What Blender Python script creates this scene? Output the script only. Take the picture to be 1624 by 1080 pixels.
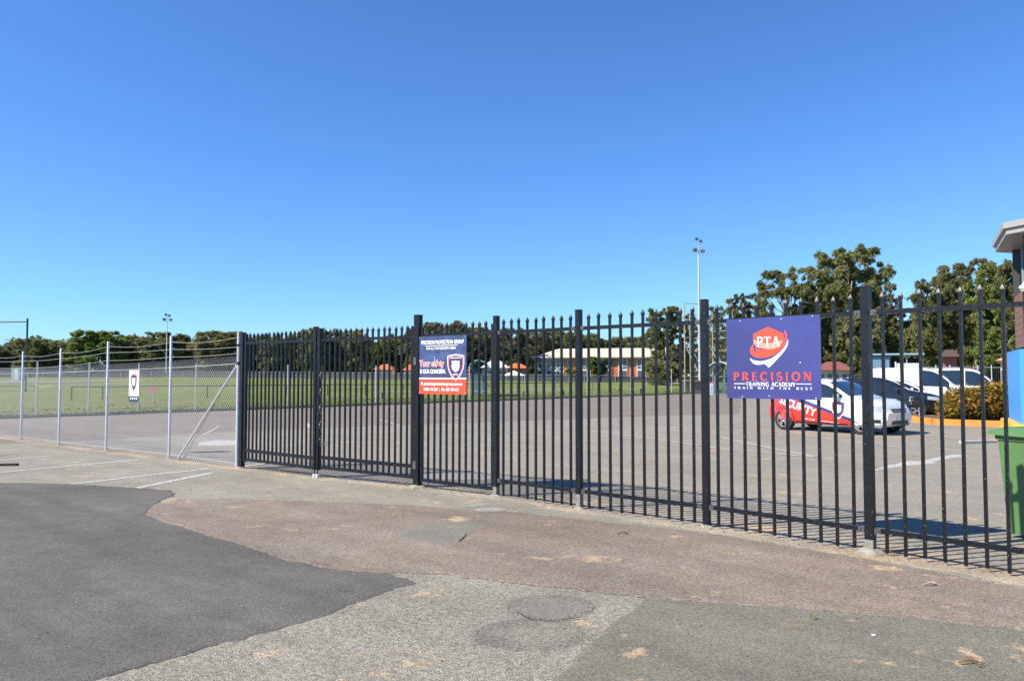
import bpy, math, random
import numpy as np
from mathutils import Vector, Matrix, Euler
R = math.radians
for o in list(bpy.data.objects): bpy.data.objects.remove(o)
sc = bpy.context.scene
COL = sc.collection
# ------------------------------------------------------------------ camera
EYE = 1.6; F = 1244.0; PITCH = math.atan(55/F)
cd = bpy.data.cameras.new('camera'); cam = bpy.data.objects.new('camera', cd); COL.objects.link(cam)
cam.location = (0, 0, EYE); cam.rotation_euler = (math.pi/2 + PITCH, 0, 0)
cd.sensor_width = 36; cd.lens = 36*F/1624; cd.clip_end = 3000; cd.clip_start = .05
sc.camera = cam
# ------------------------------------------------------------------ sky and sun
SUN_EL = R(43); SUN_AZ = R(251.5)          # azimuth clockwise from +Y
w = bpy.data.worlds.new('World'); sc.world = w; w.use_nodes = True
nt = w.node_tree; nt.nodes.clear()
sky = nt.nodes.new('ShaderNodeTexSky'); sky.sky_type = 'NISHITA'; sky.sun_disc = False
sky.sun_elevation = SUN_EL; sky.sun_rotation = SUN_AZ
sky.air_density = 1.0; sky.dust_density = 0.0; sky.ozone_density = 3.0; sky.altitude = 0
hs = nt.nodes.new('ShaderNodeVectorMath'); hs.operation = 'MULTIPLY'; hs.inputs[1].default_value = (.36, .575, .86)
bg = nt.nodes.new('ShaderNodeBackground'); bg.inputs[1].default_value = 0.12
wo = nt.nodes.new('ShaderNodeOutputWorld')
nt.links.new(sky.outputs[0], hs.inputs[0]); nt.links.new(hs.outputs[0], bg.inputs[0]); nt.links.new(bg.outputs[0], wo.inputs[0])
sl = bpy.data.lights.new('sun', 'SUN'); so = bpy.data.objects.new('sun', sl); COL.objects.link(so)
sl.energy = 5.0; sl.angle = R(.53); sl.color = (1, .92, .79)
sd = Vector((math.sin(SUN_AZ)*math.cos(SUN_EL), math.cos(SUN_AZ)*math.cos(SUN_EL), math.sin(SUN_EL)))
so.rotation_euler = sd.to_track_quat('Z', 'Y').to_euler(); so.location = (-20, -8, 30)
sc.view_settings.view_transform = 'Standard'; sc.view_settings.look = 'None'
sc.view_settings.gamma = 1; sc.view_settings.use_curve_mapping = False
sc.view_settings.exposure = 0.90
# ------------------------------------------------------------------ measuring: where a sight line meets a height
def ray(px, py):
    u = (px-812)/F; v = (540-py)/F
    return u, math.cos(PITCH)-v*math.sin(PITCH), math.sin(PITCH)+v*math.cos(PITCH)
def G(px, py, z=0.0):
    a, b, c = ray(px, py); t = (z-EYE)/c
    return (a*t, b*t)
def AX(px, Y):                       # x at depth Y
    return (px-812)/F*Y
def HZ(py, Y):                       # height seen at row py at depth Y
    a, b, c = ray(812, py); return EYE + c/b*Y
# ------------------------------------------------------------------ mesh helpers
class MB:
    def __init__(s): s.v = []; s.f = []; s.m = []
    def add(s, vs, fs, mi=0):
        n = len(s.v); s.v += [tuple(p) for p in vs]; s.f += [tuple(i+n for i in f) for f in fs]; s.m += [mi]*len(fs); return s
    def box(s, c, d, rz=0, mi=0, M=None):
        hx, hy, hz = d[0]/2, d[1]/2, d[2]/2; vs = []
        ca, sa = math.cos(rz), math.sin(rz)
        for k in range(8):
            x = hx*(1 if k & 1 else -1); y = hy*(1 if k & 2 else -1); z = hz*(1 if k & 4 else -1)
            p = Vector((x*ca-y*sa, x*sa+y*ca, z))
            if M is not None: p = M @ Vector((x, y, z))
            vs.append((p[0]+c[0], p[1]+c[1], p[2]+c[2]))
        return s.add(vs, [(0,2,3,1),(4,5,7,6),(0,1,5,4),(2,6,7,3),(0,4,6,2),(1,3,7,5)], mi)
    def bar(s, a, b, w, h, mi=0):
        a = Vector(a); b = Vector(b); d = b-a; L = d.length
        q = d.to_track_quat('X', 'Z').to_matrix(); c = (a+b)/2
        return s.box(c, (L, w, h), M=q, mi=mi)
    def tube(s, pts, rs, n=8, cap=True, mi=0):
        pts = [Vector(p) for p in pts]
        if not hasattr(rs, '__len__'): rs = [rs]*len(pts)
        vs = []; fs = []
        for i, p in enumerate(pts):
            d = (pts[min(i+1, len(pts)-1)]-pts[max(i-1, 0)]).normalized()
            up = Vector((0,0,1)) if abs(d.z) < .9 else Vector((1,0,0))
            a = d.cross(up).normalized(); b = d.cross(a)
            for k in range(n):
                t = 2*math.pi*k/n; vs.append(p+(a*math.cos(t)+b*math.sin(t))*rs[i])
        for i in range(len(pts)-1):
            for k in range(n):
                k2 = (k+1) % n; fs.append((i*n+k, i*n+k2, (i+1)*n+k2, (i+1)*n+k))
        if cap: fs += [tuple(range(n))[::-1], tuple(range((len(pts)-1)*n, len(pts)*n))]
        return s.add(vs, fs, mi)
    def lathe(s, prof, n=24, mi=0, axis='y', o=(0,0,0)):       # prof (r, h)
        vs = []; fs = []
        for r, h in prof:
            for k in range(n):
                t = 2*math.pi*k/n
                p = (r*math.cos(t), h, r*math.sin(t)) if axis == 'y' else (r*math.cos(t), r*math.sin(t), h)
                vs.append((p[0]+o[0], p[1]+o[1], p[2]+o[2]))
        for i in range(len(prof)-1):
            for k in range(n): fs.append((i*n+k, i*n+(k+1) % n, (i+1)*n+(k+1) % n, (i+1)*n+k))
        return s.add(vs, fs, mi)
    def poly(s, pts, z=0, mi=0):
        return s.add([(p[0], p[1], z) for p in pts], [tuple(range(len(pts)))], mi)
    def mesh(s, name, mats, smooth=None):
        me = bpy.data.meshes.new(name); me.from_pydata(s.v, [], s.f)
        if not isinstance(mats, (list, tuple)): mats = [mats]
        for m in mats: me.materials.append(m)
        me.polygons.foreach_set('material_index', s.m); me.update()
        if smooth is not None:
            me.shade_smooth(); me.set_sharp_from_angle(angle=R(smooth))
        return me
    def build(s, name, mats, parent=None, smooth=None, **kw):
        return link(name, s.mesh(name, mats, smooth), parent, **kw)
def link(name, me, parent=None, loc=None, rz=0, **kw):
    o = bpy.data.objects.new(name, me); COL.objects.link(o)
    if loc is not None: o.location = loc
    if rz: o.rotation_euler = (0, 0, rz)
    if parent is not None: o.parent = parent
    for k, v in kw.items(): o[k] = v
    return o
def tag(o, label, cat, group=None):
    o['label'] = label; o['category'] = cat
    if group: o['group'] = group
    return o
def thing(name, label, cat, loc=(0,0,0), rz=0, group=None):
    o = bpy.data.objects.new(name, None); COL.objects.link(o); o.location = loc; o.rotation_euler = (0,0,rz)
    o.empty_display_size = .1
    return tag(o, label, cat, group)
# ------------------------------------------------------------------ materials
MATS = {}
def mat(name, col, rough=.6, metal=0, var=.0, vscale=3, spec=.5, bump=0, bscale=40, coat=0, trans=0, chips=0, alpha=1, ao=None):
    if name in MATS: return MATS[name]
    m = bpy.data.materials.new(name); m.use_nodes = True; n = m.node_tree.nodes; l = m.node_tree.links
    b = n['Principled BSDF']; b.inputs['Base Color'].default_value = (*col, 1)
    b.inputs['Roughness'].default_value = rough; b.inputs['Metallic'].default_value = metal
    b.inputs['Specular IOR Level'].default_value = spec
    if coat: b.inputs['Coat Weight'].default_value = coat; b.inputs['Coat Roughness'].default_value = .04
    tc = n.new('ShaderNodeTexCoord'); last = None
    if var or chips or bump: geo = n.new('ShaderNodeNewGeometry'); pos = geo.outputs['Position']
    if var:
        t = n.new('ShaderNodeTexNoise'); t.inputs['Scale'].default_value = vscale; t.inputs['Detail'].default_value = 6; t.inputs['Roughness'].default_value = .65
        l.new(pos, t.inputs['Vector'])
        r = n.new('ShaderNodeMapRange'); r.inputs[1].default_value = .3; r.inputs[2].default_value = .7; r.inputs[3].default_value = 1-var; r.inputs[4].default_value = 1+var
        l.new(t.outputs[0], r.inputs[0])
        v = n.new('ShaderNodeVectorMath'); v.operation = 'SCALE'; v.inputs[0].default_value = col; l.new(r.outputs[0], v.inputs['Scale'])
        last = v.outputs[0]; l.new(last, b.inputs['Base Color'])
    if chips:
        t = n.new('ShaderNodeTexNoise'); t.inputs['Scale'].default_value = 85; t.inputs['Detail'].default_value = 3; l.new(pos, t.inputs['Vector'])
        r = n.new('ShaderNodeMapRange'); r.inputs[1].default_value = .70-chips*.06; r.inputs[2].default_value = .73-chips*.06; l.new(t.outputs[0], r.inputs[0])
        mx = n.new('ShaderNodeMix'); mx.data_type = 'RGBA'; l.new(r.outputs[0], mx.inputs[0])
        if last: l.new(last, mx.inputs[6])
        else: mx.inputs[6].default_value = (*col, 1)
        mx.inputs[7].default_value = (.28, .28, .27, 1); l.new(mx.outputs[2], b.inputs['Base Color'])
        last = mx.outputs[2]
    if bump:
        t = n.new('ShaderNodeTexNoise'); t.inputs['Scale'].default_value = bscale; t.inputs['Detail'].default_value = 4; l.new(pos, t.inputs['Vector'])
        bn = n.new('ShaderNodeBump'); bn.inputs['Strength'].default_value = bump; bn.inputs['Distance'].default_value = .02
        l.new(t.outputs[0], bn.inputs['Height']); l.new(bn.outputs[0], b.inputs['Normal'])
    if trans: b.inputs['Transmission Weight'].default_value = trans
    MATS[name] = m; return m

def paving(name, col, speck=.35, grain=110, stain=.12, tint=None, tintamt=0, coarse=0, bump=.5, sand=0, cracks=0):
    m = bpy.data.materials.new(name); m.use_nodes = True; n = m.node_tree.nodes; l = m.node_tree.links
    b = n['Principled BSDF']; b.inputs['Roughness'].default_value = .88; b.inputs['Specular IOR Level'].default_value = .25
    geo = n.new('ShaderNodeNewGeometry'); pos = geo.outputs['Position']
    def noise(s, d=4, ro=.6, off=0, sc3=None):
        t = n.new('ShaderNodeTexNoise'); t.inputs['Scale'].default_value = s; t.inputs['Detail'].default_value = d; t.inputs['Roughness'].default_value = ro
        mp = n.new('ShaderNodeMapping'); mp.inputs['Location'].default_value = (off, off*1.7, 0)
        src = pos
        if sc3:
            mr = n.new('ShaderNodeMapping'); mr.inputs['Rotation'].default_value = (0, 0, sc3[3]); l.new(pos, mr.inputs['Vector']); src = mr.outputs[0]; mp.inputs['Scale'].default_value = sc3[:3]
        l.new(src, mp.inputs['Vector']); l.new(mp.outputs[0], t.inputs['Vector']); return t.outputs[0]
    def rng(x, a, c, lo, hi):
        r = n.new('ShaderNodeMapRange'); r.inputs[1].default_value = a; r.inputs[2].default_value = c; r.inputs[3].default_value = lo; r.inputs[4].default_value = hi
        l.new(x, r.inputs[0]); return r.outputs[0]
    def mix(fac, a, bb):
        mx = n.new('ShaderNodeMix'); mx.data_type = 'RGBA'; l.new(fac, mx.inputs[0])
        for k, s in ((6, a), (7, bb)):
            if isinstance(s, tuple): mx.inputs[k].default_value = (*s, 1)
            else: l.new(s, mx.inputs[k])
        return mx.outputs[2]
    def mul(x, y):
        q = n.new('ShaderNodeMath'); q.operation = 'MULTIPLY'; l.new(x, q.inputs[0]); l.new(y, q.inputs[1]); return q.outputs[0]
    vo = n.new('ShaderNodeTexVoronoi'); vo.inputs['Scale'].default_value = grain; l.new(pos, vo.inputs['Vector'])
    sep = n.new('ShaderNodeSeparateColor'); l.new(vo.outputs['Color'], sep.inputs[0])
    g1 = rng(sep.outputs[0], 0, 1, 1-speck, 1+speck)
    g2 = rng(noise(grain*.35, 5, .7), .3, .7, 1-speck*.5, 1+speck*.5)
    s1 = rng(noise(.45, 6, .6, 3), .3, .7, 1-stain, 1+stain)
    s2 = rng(noise(3.2, 6, .65, 9), .3, .7, 1-stain*.6, 1+stain*.6)
    s3 = rng(noise(.9, 5, .6, 21, (.22, 2.4, 1, R(42))), .35, .65, 1-stain*.7, 1+stain*.7)
    f = mul(mul(mul(g1, g2), mul(s1, s2)), s3)
    v = n.new('ShaderNodeVectorMath'); v.operation = 'SCALE'; v.inputs[0].default_value = col; l.new(f, v.inputs['Scale'])
    c = v.outputs[0]
    if tint:
        t = rng(noise(.7, 6, .65, 14), .45, .62, 0, tintamt)
        v2 = n.new('ShaderNodeVectorMath'); v2.operation = 'SCALE'; v2.inputs[0].default_value = tint; l.new(f, v2.inputs['Scale'])
        c = mix(t, c, v2.outputs[0])
    if sand:
        t = rng(noise(1.6, 8, .7, 31), .60-sand*.16, .66-sand*.08, 0, .85)
        v2 = n.new('ShaderNodeVectorMath'); v2.operation = 'SCALE'; v2.inputs[0].default_value = (.42, .31, .19); l.new(g1, v2.inputs['Scale'])
        c = mix(t, c, v2.outputs[0])
    # scattered pale and dark chips of stone
    vo2 = n.new('ShaderNodeTexVoronoi'); vo2.inputs['Scale'].default_value = 9; l.new(pos, vo2.inputs['Vector'])
    sp = rng(vo2.outputs['Distance'], .04, .07, .55, 0); c = mix(sp, c, (.42, .4, .36))
    vo3 = n.new('ShaderNodeTexVoronoi'); vo3.inputs['Scale'].default_value = 5.3; vo3.inputs['Randomness'].default_value = 1; l.new(pos, vo3.inputs['Vector'])
    sp = rng(vo3.outputs['Distance'], .03, .045, .7, 0); c = mix(sp, c, (.05, .045, .04))
    if cracks:
        dn = n.new('ShaderNodeTexNoise'); dn.inputs['Scale'].default_value = 1.5; dn.inputs['Detail'].default_value = 6; l.new(pos, dn.inputs['Vector'])
        ad = n.new('ShaderNodeVectorMath'); ad.operation = 'MULTIPLY_ADD'; l.new(dn.outputs['Color'], ad.inputs[0]); ad.inputs[1].default_value = (.9,.9,.9); l.new(pos, ad.inputs[2])
        vc = n.new('ShaderNodeTexVoronoi'); vc.feature = 'DISTANCE_TO_EDGE'; vc.inputs['Scale'].default_value = .42; l.new(ad.outputs[0], vc.inputs['Vector'])
        ck = mul(rng(vc.outputs['Distance'], 0, .006, 1, 0), rng(noise(.5, 3, .5, 77), .5, .56, 0, cracks))
        c = mix(ck, c, (.06, .055, .05))
    l.new(c, b.inputs['Base Color'])
    bn = n.new('ShaderNodeBump'); bn.inputs['Strength'].default_value = bump; bn.inputs['Distance'].default_value = .006 if not coarse else .012
    l.new(vo.outputs['Distance'], bn.inputs['Height'])
    bn2 = n.new('ShaderNodeBump'); bn2.inputs['Strength'].default_value = .35; bn2.inputs['Distance'].default_value = .03
    l.new(noise(2.5, 6, .6, 40), bn2.inputs['Height']); l.new(bn.outputs[0], bn2.inputs['Normal'])
    l.new(bn2.outputs[0], b.inputs['Normal'])
    return m

def leafmat(name, c1, c2, sc=.5, trl=.35, c3=None):
    m = bpy.data.materials.new(name); m.use_nodes = True; n = m.node_tree.nodes; l = m.node_tree.links
    b = n['Principled BSDF']; out = n['Material Output']; b.inputs['Roughness'].default_value = .55; b.inputs['Specular IOR Level'].default_value = .3
    geo = n.new('ShaderNodeNewGeometry'); oi = n.new('ShaderNodeObjectInfo')
    t = n.new('ShaderNodeTexNoise'); t.inputs['Scale'].default_value = sc; t.inputs['Detail'].default_value = 4; l.new(geo.outputs['Position'], t.inputs['Vector'])
    r = n.new('ShaderNodeMapRange'); r.inputs[1].default_value = .35; r.inputs[2].default_value = .65; l.new(t.outputs[0], r.inputs[0])
    mx = n.new('ShaderNodeMix'); mx.data_type = 'RGBA'; mx.inputs[6].default_value = (*c1, 1); mx.inputs[7].default_value = (*c2, 1); l.new(r.outputs[0], mx.inputs[0])
    c = mx.outputs[2]
    ri = n.new('ShaderNodeMapRange'); ri.inputs[3].default_value = .72; ri.inputs[4].default_value = 1.3; l.new(geo.outputs['Random Per Island'], ri.inputs[0])
    ro = n.new('ShaderNodeMapRange'); ro.inputs[3].default_value = .8; ro.inputs[4].default_value = 1.2; l.new(oi.outputs['Random'], ro.inputs[0])
    mu = n.new('ShaderNodeMath'); mu.operation = 'MULTIPLY'; l.new(ri.outputs[0], mu.inputs[0]); l.new(ro.outputs[0], mu.inputs[1])
    if c3:
        t3 = n.new('ShaderNodeMapRange'); t3.inputs[1].default_value = .6; t3.inputs[2].default_value = .75; l.new(geo.outputs['Random Per Island'], t3.inputs[0])
        m3 = n.new('ShaderNodeMix'); m3.data_type = 'RGBA'; l.new(c, m3.inputs[6]); m3.inputs[7].default_value = (*c3, 1); l.new(t3.outputs[0], m3.inputs[0]); c = m3.outputs[2]
    v = n.new('ShaderNodeVectorMath'); v.operation = 'SCALE'; l.new(c, v.inputs[0]); l.new(mu.outputs[0], v.inputs['Scale'])
    l.new(v.outputs[0], b.inputs['Base Color'])
    tr = n.new('ShaderNodeBsdfTranslucent'); l.new(v.outputs[0], tr.inputs[0])
    ms = n.new('ShaderNodeMixShader'); ms.inputs[0].default_value = trl; l.new(b.outputs[0], ms.inputs[1]); l.new(tr.outputs[0], ms.inputs[2]); l.new(ms.outputs[0], out.inputs[0])
    return m
BLACK = mat('black_fence_paint', (.006, .007, .010), .36, var=.35, vscale=9, chips=.22, spec=.35, bump=.12, bscale=60)
GALV = mat('galvanised_steel', (.52, .54, .56), .45, .3, var=.15, vscale=12)
WIRE = mat('galvanised_wire', (.52, .54, .56), .5, .1)
CONC = mat('footing_concrete', (.27, .25, .21), .9, var=.25, vscale=14, bump=.6, bscale=60)
WHITE = mat('white_print', (.82, .82, .82), .4)
RED = mat('red_print', (.80, .075, .035), .38)
NAVY = mat('navy_print', (.035, .045, .14), .3)
RUBBER = mat('tyre_rubber', (.018, .018, .019), .8)
ALLOY = mat('alloy_rim', (.62, .63, .65), .3, .8)
BLKPL = mat('black_plastic', (.02, .02, .022), .5)
GLASS = mat('car_glass', (.012, .02, .022), .05, spec=.7, coat=1)
# ================================================================== GROUND
LA = (-18.8, 28.8); LD = Vector((.66, .75)).normalized(); LN = Vector((-LD.y, LD.x))   # kerb line between car park and field
def kline(t, off=0): return (LA[0]+LD.x*t+LN.x*off, LA[1]+LD.y*t+LN.y*off)
def dist_field(x, y): return (x-LA[0])*LN.x+(y-LA[1])*LN.y
def gz(x, y):
    d = dist_field(x, y)
    if d < 0: return 0.0 if y < 55 else .02
    s = min(1, d/125); s = s*s*(3-2*s)
    return .05 + 1.07*s
def on_kline(px):                    # where a sight line crosses the kerb line
    k = (px-812)/F; t = (k*LA[1]-LA[0])/(LD.x-k*LD.y); return t
rnd = random.Random(11)
# fence line, measured on the ground
FP = {n: G(*p) for n, p in dict(p1375=(1381,878), p1115=(1121,836), p917=(919,807), p785=(787,787), p661=(662,773), mid=(502,757), hinge=(383,743),
      galv=(376,742), g268=(268,727), g169=(168,715), g95=(93,706), g35=(33,698)).items()}
RD = (Vector(FP['p1375'])-Vector(FP['p1115'])).normalized()
FP['r1'] = tuple(Vector(FP['p1375'])+RD*1.86); FP['r2'] = tuple(Vector(FP['p1375'])+RD*3.72)
LDV = (Vector(FP['g35'])-Vector(FP['g95'])).normalized()
for k in range(1, 5): FP['gl%d' % k] = tuple(Vector(FP['g35'])+LDV*2.35*k)
fl = [FP[k] for k in ('gl4','gl3','gl2','gl1','g35','g95','g169','g268','galv','mid','p661','p785','p917','p1115','p1375','r1','r2')]
E1 = tuple(Vector(FP['r2'])+RD*22); 
flx = fl+[E1]
M_grass = bpy.data.materials.new('field_grass'); M_grass.use_nodes = True
def grassmat(m):
    n = m.node_tree.nodes; l = m.node_tree.links; b = n['Principled BSDF']; b.inputs['Roughness'].default_value = .95; b.inputs['Specular IOR Level'].default_value = .1
    geo = n.new('ShaderNodeNewGeometry')
    def noise(s, d, sc=(1,1,1)):
        mp = n.new('ShaderNodeMapping'); mp.inputs['Scale'].default_value = sc; l.new(geo.outputs['Position'], mp.inputs[0])
        t = n.new('ShaderNodeTexNoise'); t.inputs['Scale'].default_value = s; t.inputs['Detail'].default_value = d; t.inputs['Roughness'].default_value = .7; l.new(mp.outputs[0], t.inputs['Vector']); return t.outputs[0]
    cr = n.new('ShaderNodeValToRGB'); l.new(noise(.09, 8), cr.inputs[0])
    e = cr.color_ramp; e.elements[0].position = .32; e.elements[0].color = (.095, .13, .03, 1); e.elements[1].position = .68; e.elements[1].color = (.215, .205, .085, 1)
    k = e.elements.new(.5); k.color = (.145, .17, .045, 1)
    r = n.new('ShaderNodeMapRange'); r.inputs[1].default_value = .3; r.inputs[2].default_value = .7; r.inputs[3].default_value = .55; r.inputs[4].default_value = 1.45; l.new(noise(2.2, 12), r.inputs[0])
    v = n.new('ShaderNodeVectorMath'); v.operation = 'SCALE'; l.new(cr.outputs[0], v.inputs[0]); l.new(r.outputs[0], v.inputs['Scale']); l.new(v.outputs[0], b.inputs['Base Color'])
    bn = n.new('ShaderNodeBump'); bn.inputs['Strength'].default_value = 1; bn.inputs['Distance'].default_value = .08; l.new(noise(9, 6), bn.inputs['Height']); l.new(bn.outputs[0], b.inputs['Normal'])
grassmat(M_grass)
# playing field: rises gently away from the kerb
mb = MB(); ts = np.concatenate([np.arange(-400, -60, 20), np.arange(-60, 140, 5), np.arange(140, 700, 20)]); ds = [.12, .3, 1, 3, 6, 10, 16, 24, 34, 46, 60, 76, 95, 115, 140, 200, 300, 500, 900]
nz = random.Random(4)
for t in ts:
    for d in ds:
        x, y = kline(t, d); mb.v.append((x, y, gz(x, y)+(nz.uniform(-.03, .03) if d > 1 else 0)))
nd = len(ds)
for i in range(len(ts)-1):
    for j in range(nd-1): mb.f.append((i*nd+j, (i+1)*nd+j, (i+1)*nd+j+1, i*nd+j+1)); mb.m.append(0)
mb.build('playing_field', M_grass, smooth=60, kind='structure')
MB().poly([(-900,-300),(900,-300),(900,1200),(-900,1200)], -.06).build('ground', M_grass, kind='structure')
# paved areas
M_lot = paving('car_park_asphalt', (.220, .203, .168), speck=.25, grain=70, stain=.10, tint=(.235,.20,.155), tintamt=.45, sand=.04)
M_band = paving('brown_asphalt', (.178, .153, .124), speck=.25, grain=70, stain=.10)
M_street = paving('street_asphalt', (.222, .207, .170), speck=.32, grain=95, stain=.14, sand=.05, cracks=.8)
M_dark = paving('dark_asphalt_patch', (.106, .100, .089), speck=.34, grain=130, stain=.20, bump=.45)
M_red = paving('reddish_asphalt', (.194, .156, .126), speck=.42, grain=115, stain=.18, tint=(.185,.168,.140), tintamt=.7, sand=.06, bump=.6)
M_chip = paving('chip_seal', (.218, .204, .168), speck=.40, grain=75, stain=.12, coarse=1, bump=.55, sand=.05)
M_smooth = paving('smooth_grey_asphalt', (.146, .139, .112), speck=.36, grain=120, stain=.14, sand=.03, bump=.5)
M_conc = paving('sandy_concrete_edge', (.25, .23, .19), speck=.28, grain=90, stain=.16, tint=(.36,.27,.17), tintamt=.6, sand=.5)
lotp = fl[:] 
corner = [E1, (80,-25), (80, 60), (34, 60), kline(on_kline(1175), 0)]
far_l = kline(-80, 0)
MB().poly(flx+corner[1:]+[kline(-3.5, 0)], 0).build('car_park', M_lot, kind='structure')
MB().poly(flx[::-1]+[kline(-3.5,0), far_l, (far_l[0], -30), (80,-30), (80,-25)], 0).build('street', M_street, kind='structure')
def rough(pts, step=.12, amp=.03, seed=1):
    q = random.Random(seed); out = []; step *= .55; amp *= .8
    for i in range(len(pts)):
        a = Vector(pts[i]); b = Vector(pts[(i+1) % len(pts)]); n = max(1, int((b-a).length/step)); nn = Vector((-(b-a).y, (b-a).x)).normalized(); o = 0
        for k in range(n):
            o = o*.6+q.uniform(-amp, amp); e = min(1, min(k, n-k)/3)
            out.append(a+(b-a)*(k/n)+nn*o*e)
    return out
EDGES = []
def patch(name, pix, z, m, step=.12, amp=.03, seed=1, world=None, kind='structure'):
    pts = world if world else [G(*p) for p in pix]
    if name in ('dark_asphalt_paving', 'reddish_paving', 'round_repair_patch', 'sunken_repair_patch'): EDGES.extend([(pts[i], pts[(i+1) % len(pts)]) for i in range(len(pts)) if abs(pts[i][0]) < 9 and pts[i][1] > 2.5 and abs(pts[(i+1) % len(pts)][0]) < 9 and pts[(i+1) % len(pts)][1] > 2.5])
    mb = MB(); pp = rough(pts, step, amp, seed); mb.poly(pp, z); n = len(pp)     # a skin with a feathered edge
    ar = sum(pp[i].x*pp[(i+1) % n].y-pp[(i+1) % n].x*pp[i].y for i in range(n)); s_ = 1 if ar > 0 else -1; q = []
    for i in range(n):
        d = (pp[(i+1) % n]-pp[i-1]).normalized(); q.append((pp[i].x+s_*d.y*.03, pp[i].y-s_*d.x*.03, z-.005 if z > .005 else 0))
    mb.add([(p[0], p[1], z) for p in pp]+q, [(i, n+i, n+(i+1) % n, (i+1) % n) for i in range(n)])
    o = mb.build(name, m, kind=kind); return o
# brown older strip of the car park along the kerb
a = [kline(on_kline(x), -.15) for x in (30, 380, 700, 1000, 1172)]
bnd = [G(*p) for p in ((1172,656),(1040,660),(900,665),(640,674),(380,684),(200,695),(-40,706))]
patch('car_park_strip', None, .004, M_band, .4, .05, 3, world=[kline(on_kline(-60), -.15)]+a+bnd)
patch('chip_seal_paving', [(60,1110),(330,1030),(460,985),(560,950),(648,925),(600,906),(700,905),(850,924),(1036,946),(960,1010),(880,1110)], .004, M_chip, .06, .035, 5)
patch('smooth_paving', None, .008, M_smooth, .12, .02, 6, world=[G(*p) for p in ((1034,944),(1250,960),(1450,978),(1640,1000),(1760,1015))]+[(6,1.5),(3,-3),(-1,-3)]+[G(880,1085), G(958,1010)])
patch('dark_asphalt_paving', None, .008, M_dark, .07, .035, 7, world=[G(*p) for p in ((-30,765),(110,768),(205,774),(268,778),(272,786),(240,800),(234,818),(300,836),(380,860),(450,884),(530,900),(605,908),(656,926),(590,946),(500,980),(410,1004),(300,1033),(200,1060),(120,1085))]+[(-2.6,-3),(-30,-3),(-34,12)])
patch('reddish_paving', [(234,817),(245,802),(285,792),(400,792),(600,800),(800,812),(960,830),(1100,844),(1230,866),(1375,889),(1500,912),(1624,938),(1760,965),(1760,1020),(1624,1000),(1450,980),(1250,963),(1040,949),(850,928),(700,909),(600,909),(530,902),(450,886),(380,862),(300,839)], .012, M_red, .07, .03, 8)
patch('grey_repair_patch', [(628,852),(672,836),(705,830),(770,830),(776,836),(745,846),(728,858),(690,862)], .016, paving('grey_patch_asphalt', (.168,.158,.135), speck=.3, grain=110), .05, .015, 9)
def oval(cx, cy, rx, ry, n=22): return [(cx+rx*math.cos(2*math.pi*k/n), cy+ry*math.sin(2*math.pi*k/n)) for k in range(n)]
patch('round_repair_patch', oval(872,964,68,19), .008, paving('patch_asphalt', (.168,.156,.130), speck=.3, grain=110), .05, .012, 10)
patch('sunken_repair_patch', oval(838,1008,85,24), .008, paving('patch_asphalt_worn', (.198,.183,.150), speck=.4, grain=90, tint=(.105,.10,.092), tintamt=.9), .05, .03, 12)
MB_cr = MB(); 
for p0, p1 in (((820,970),(842,981)),((842,981),(880,984)),((880,984),(915,979)),((728,858),(738,849)),((738,849),(739,845))):
    a, b = G(*p0, .017), G(*p1, .017); MB_cr.bar((*a, .018), (*b, .018), .007, .003)
MB_cr.build('crack', mat('crack_dirt', (.035,.03,.026), .95), kind='structure')
# sandy margin under the fence
left = [FP[k] for k in ('gl3','gl2','gl1','g35','g95','g169','g268','galv')]
def off(p, q, s): 
    d = (Vector(q)-Vector(p)).normalized(); n = Vector((d.y, -d.x)); return tuple(Vector(p)+n*s)     # towards the street for left-to-right order
seq = fl[1:]
inner = [off(seq[i], seq[min(i+1, len(seq)-1)] if i < len(seq)-1 else tuple(Vector(seq[-1])+RD), -(.22 if i < 8 else .55 if i > 10 else .18)) for i in range(len(seq))]
outer = [off(seq[i], seq[min(i+1, len(seq)-1)] if i < len(seq)-1 else tuple(Vector(seq[-1])+RD), (.16 if i < 8 else .18 if i > 10 else .12)) for i in range(len(seq))]
patch('fence_margin', None, .0045, M_conc, .1, .07, 13, world=outer+inner[::-1])
M_paint = bpy.data.materials.new('worn_line_paint')
def wornpaint(m, thr=.38, col=(.46,.46,.43)):
    m.use_nodes = True; n = m.node_tree.nodes; l = m.node_tree.links; b = n['Principled BSDF']; b.inputs['Base Color'].default_value = (*col, 1); b.inputs['Roughness'].default_value = .8
    geo = n.new('ShaderNodeNewGeometry'); t = n.new('ShaderNodeTexNoise'); t.inputs['Scale'].default_value = 14; t.inputs['Detail'].default_value = 8; t.inputs['Roughness'].default_value = .75; l.new(geo.outputs['Position'], t.inputs['Vector'])
    r = n.new('ShaderNodeMapRange'); r.inputs[1].default_value = thr; r.inputs[2].default_value = thr+.12; r.inputs[3].default_value = .12; r.inputs[4].default_value = .95; l.new(t.outputs[0], r.inputs[0]); l.new(r.outputs[0], b.inputs['Alpha'])
wornpaint(M_paint)
M_paint2 = bpy.data.materials.new('fresh_line_paint'); wornpaint(M_paint2, .36, (.42,.42,.40))
def line(p0, p1, w, m=M_paint, z=.0085, w1=None):
    a, b = Vector(G(*p0)), Vector(G(*p1)); d = (b-a).normalized(); n = Vector((-d.y, d.x)); w1 = w1 or w
    MB().add([(*(a+n*w/2), z), (*(a-n*w/2), z), (*(b-n*w1/2), z), (*(b+n*w1/2), z)], [(0,1,2,3)]).build('painted_line', m, kind='structure')
for p0, p1, wd in (((-30,732),(76,723.5),.10),((-30,752),(222,729),.11),((102,769),(333,743),.10),((208,776),(336,750),.12),((120,741),(200,736),.05)): line(p0, p1, wd, z=.005)
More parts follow.
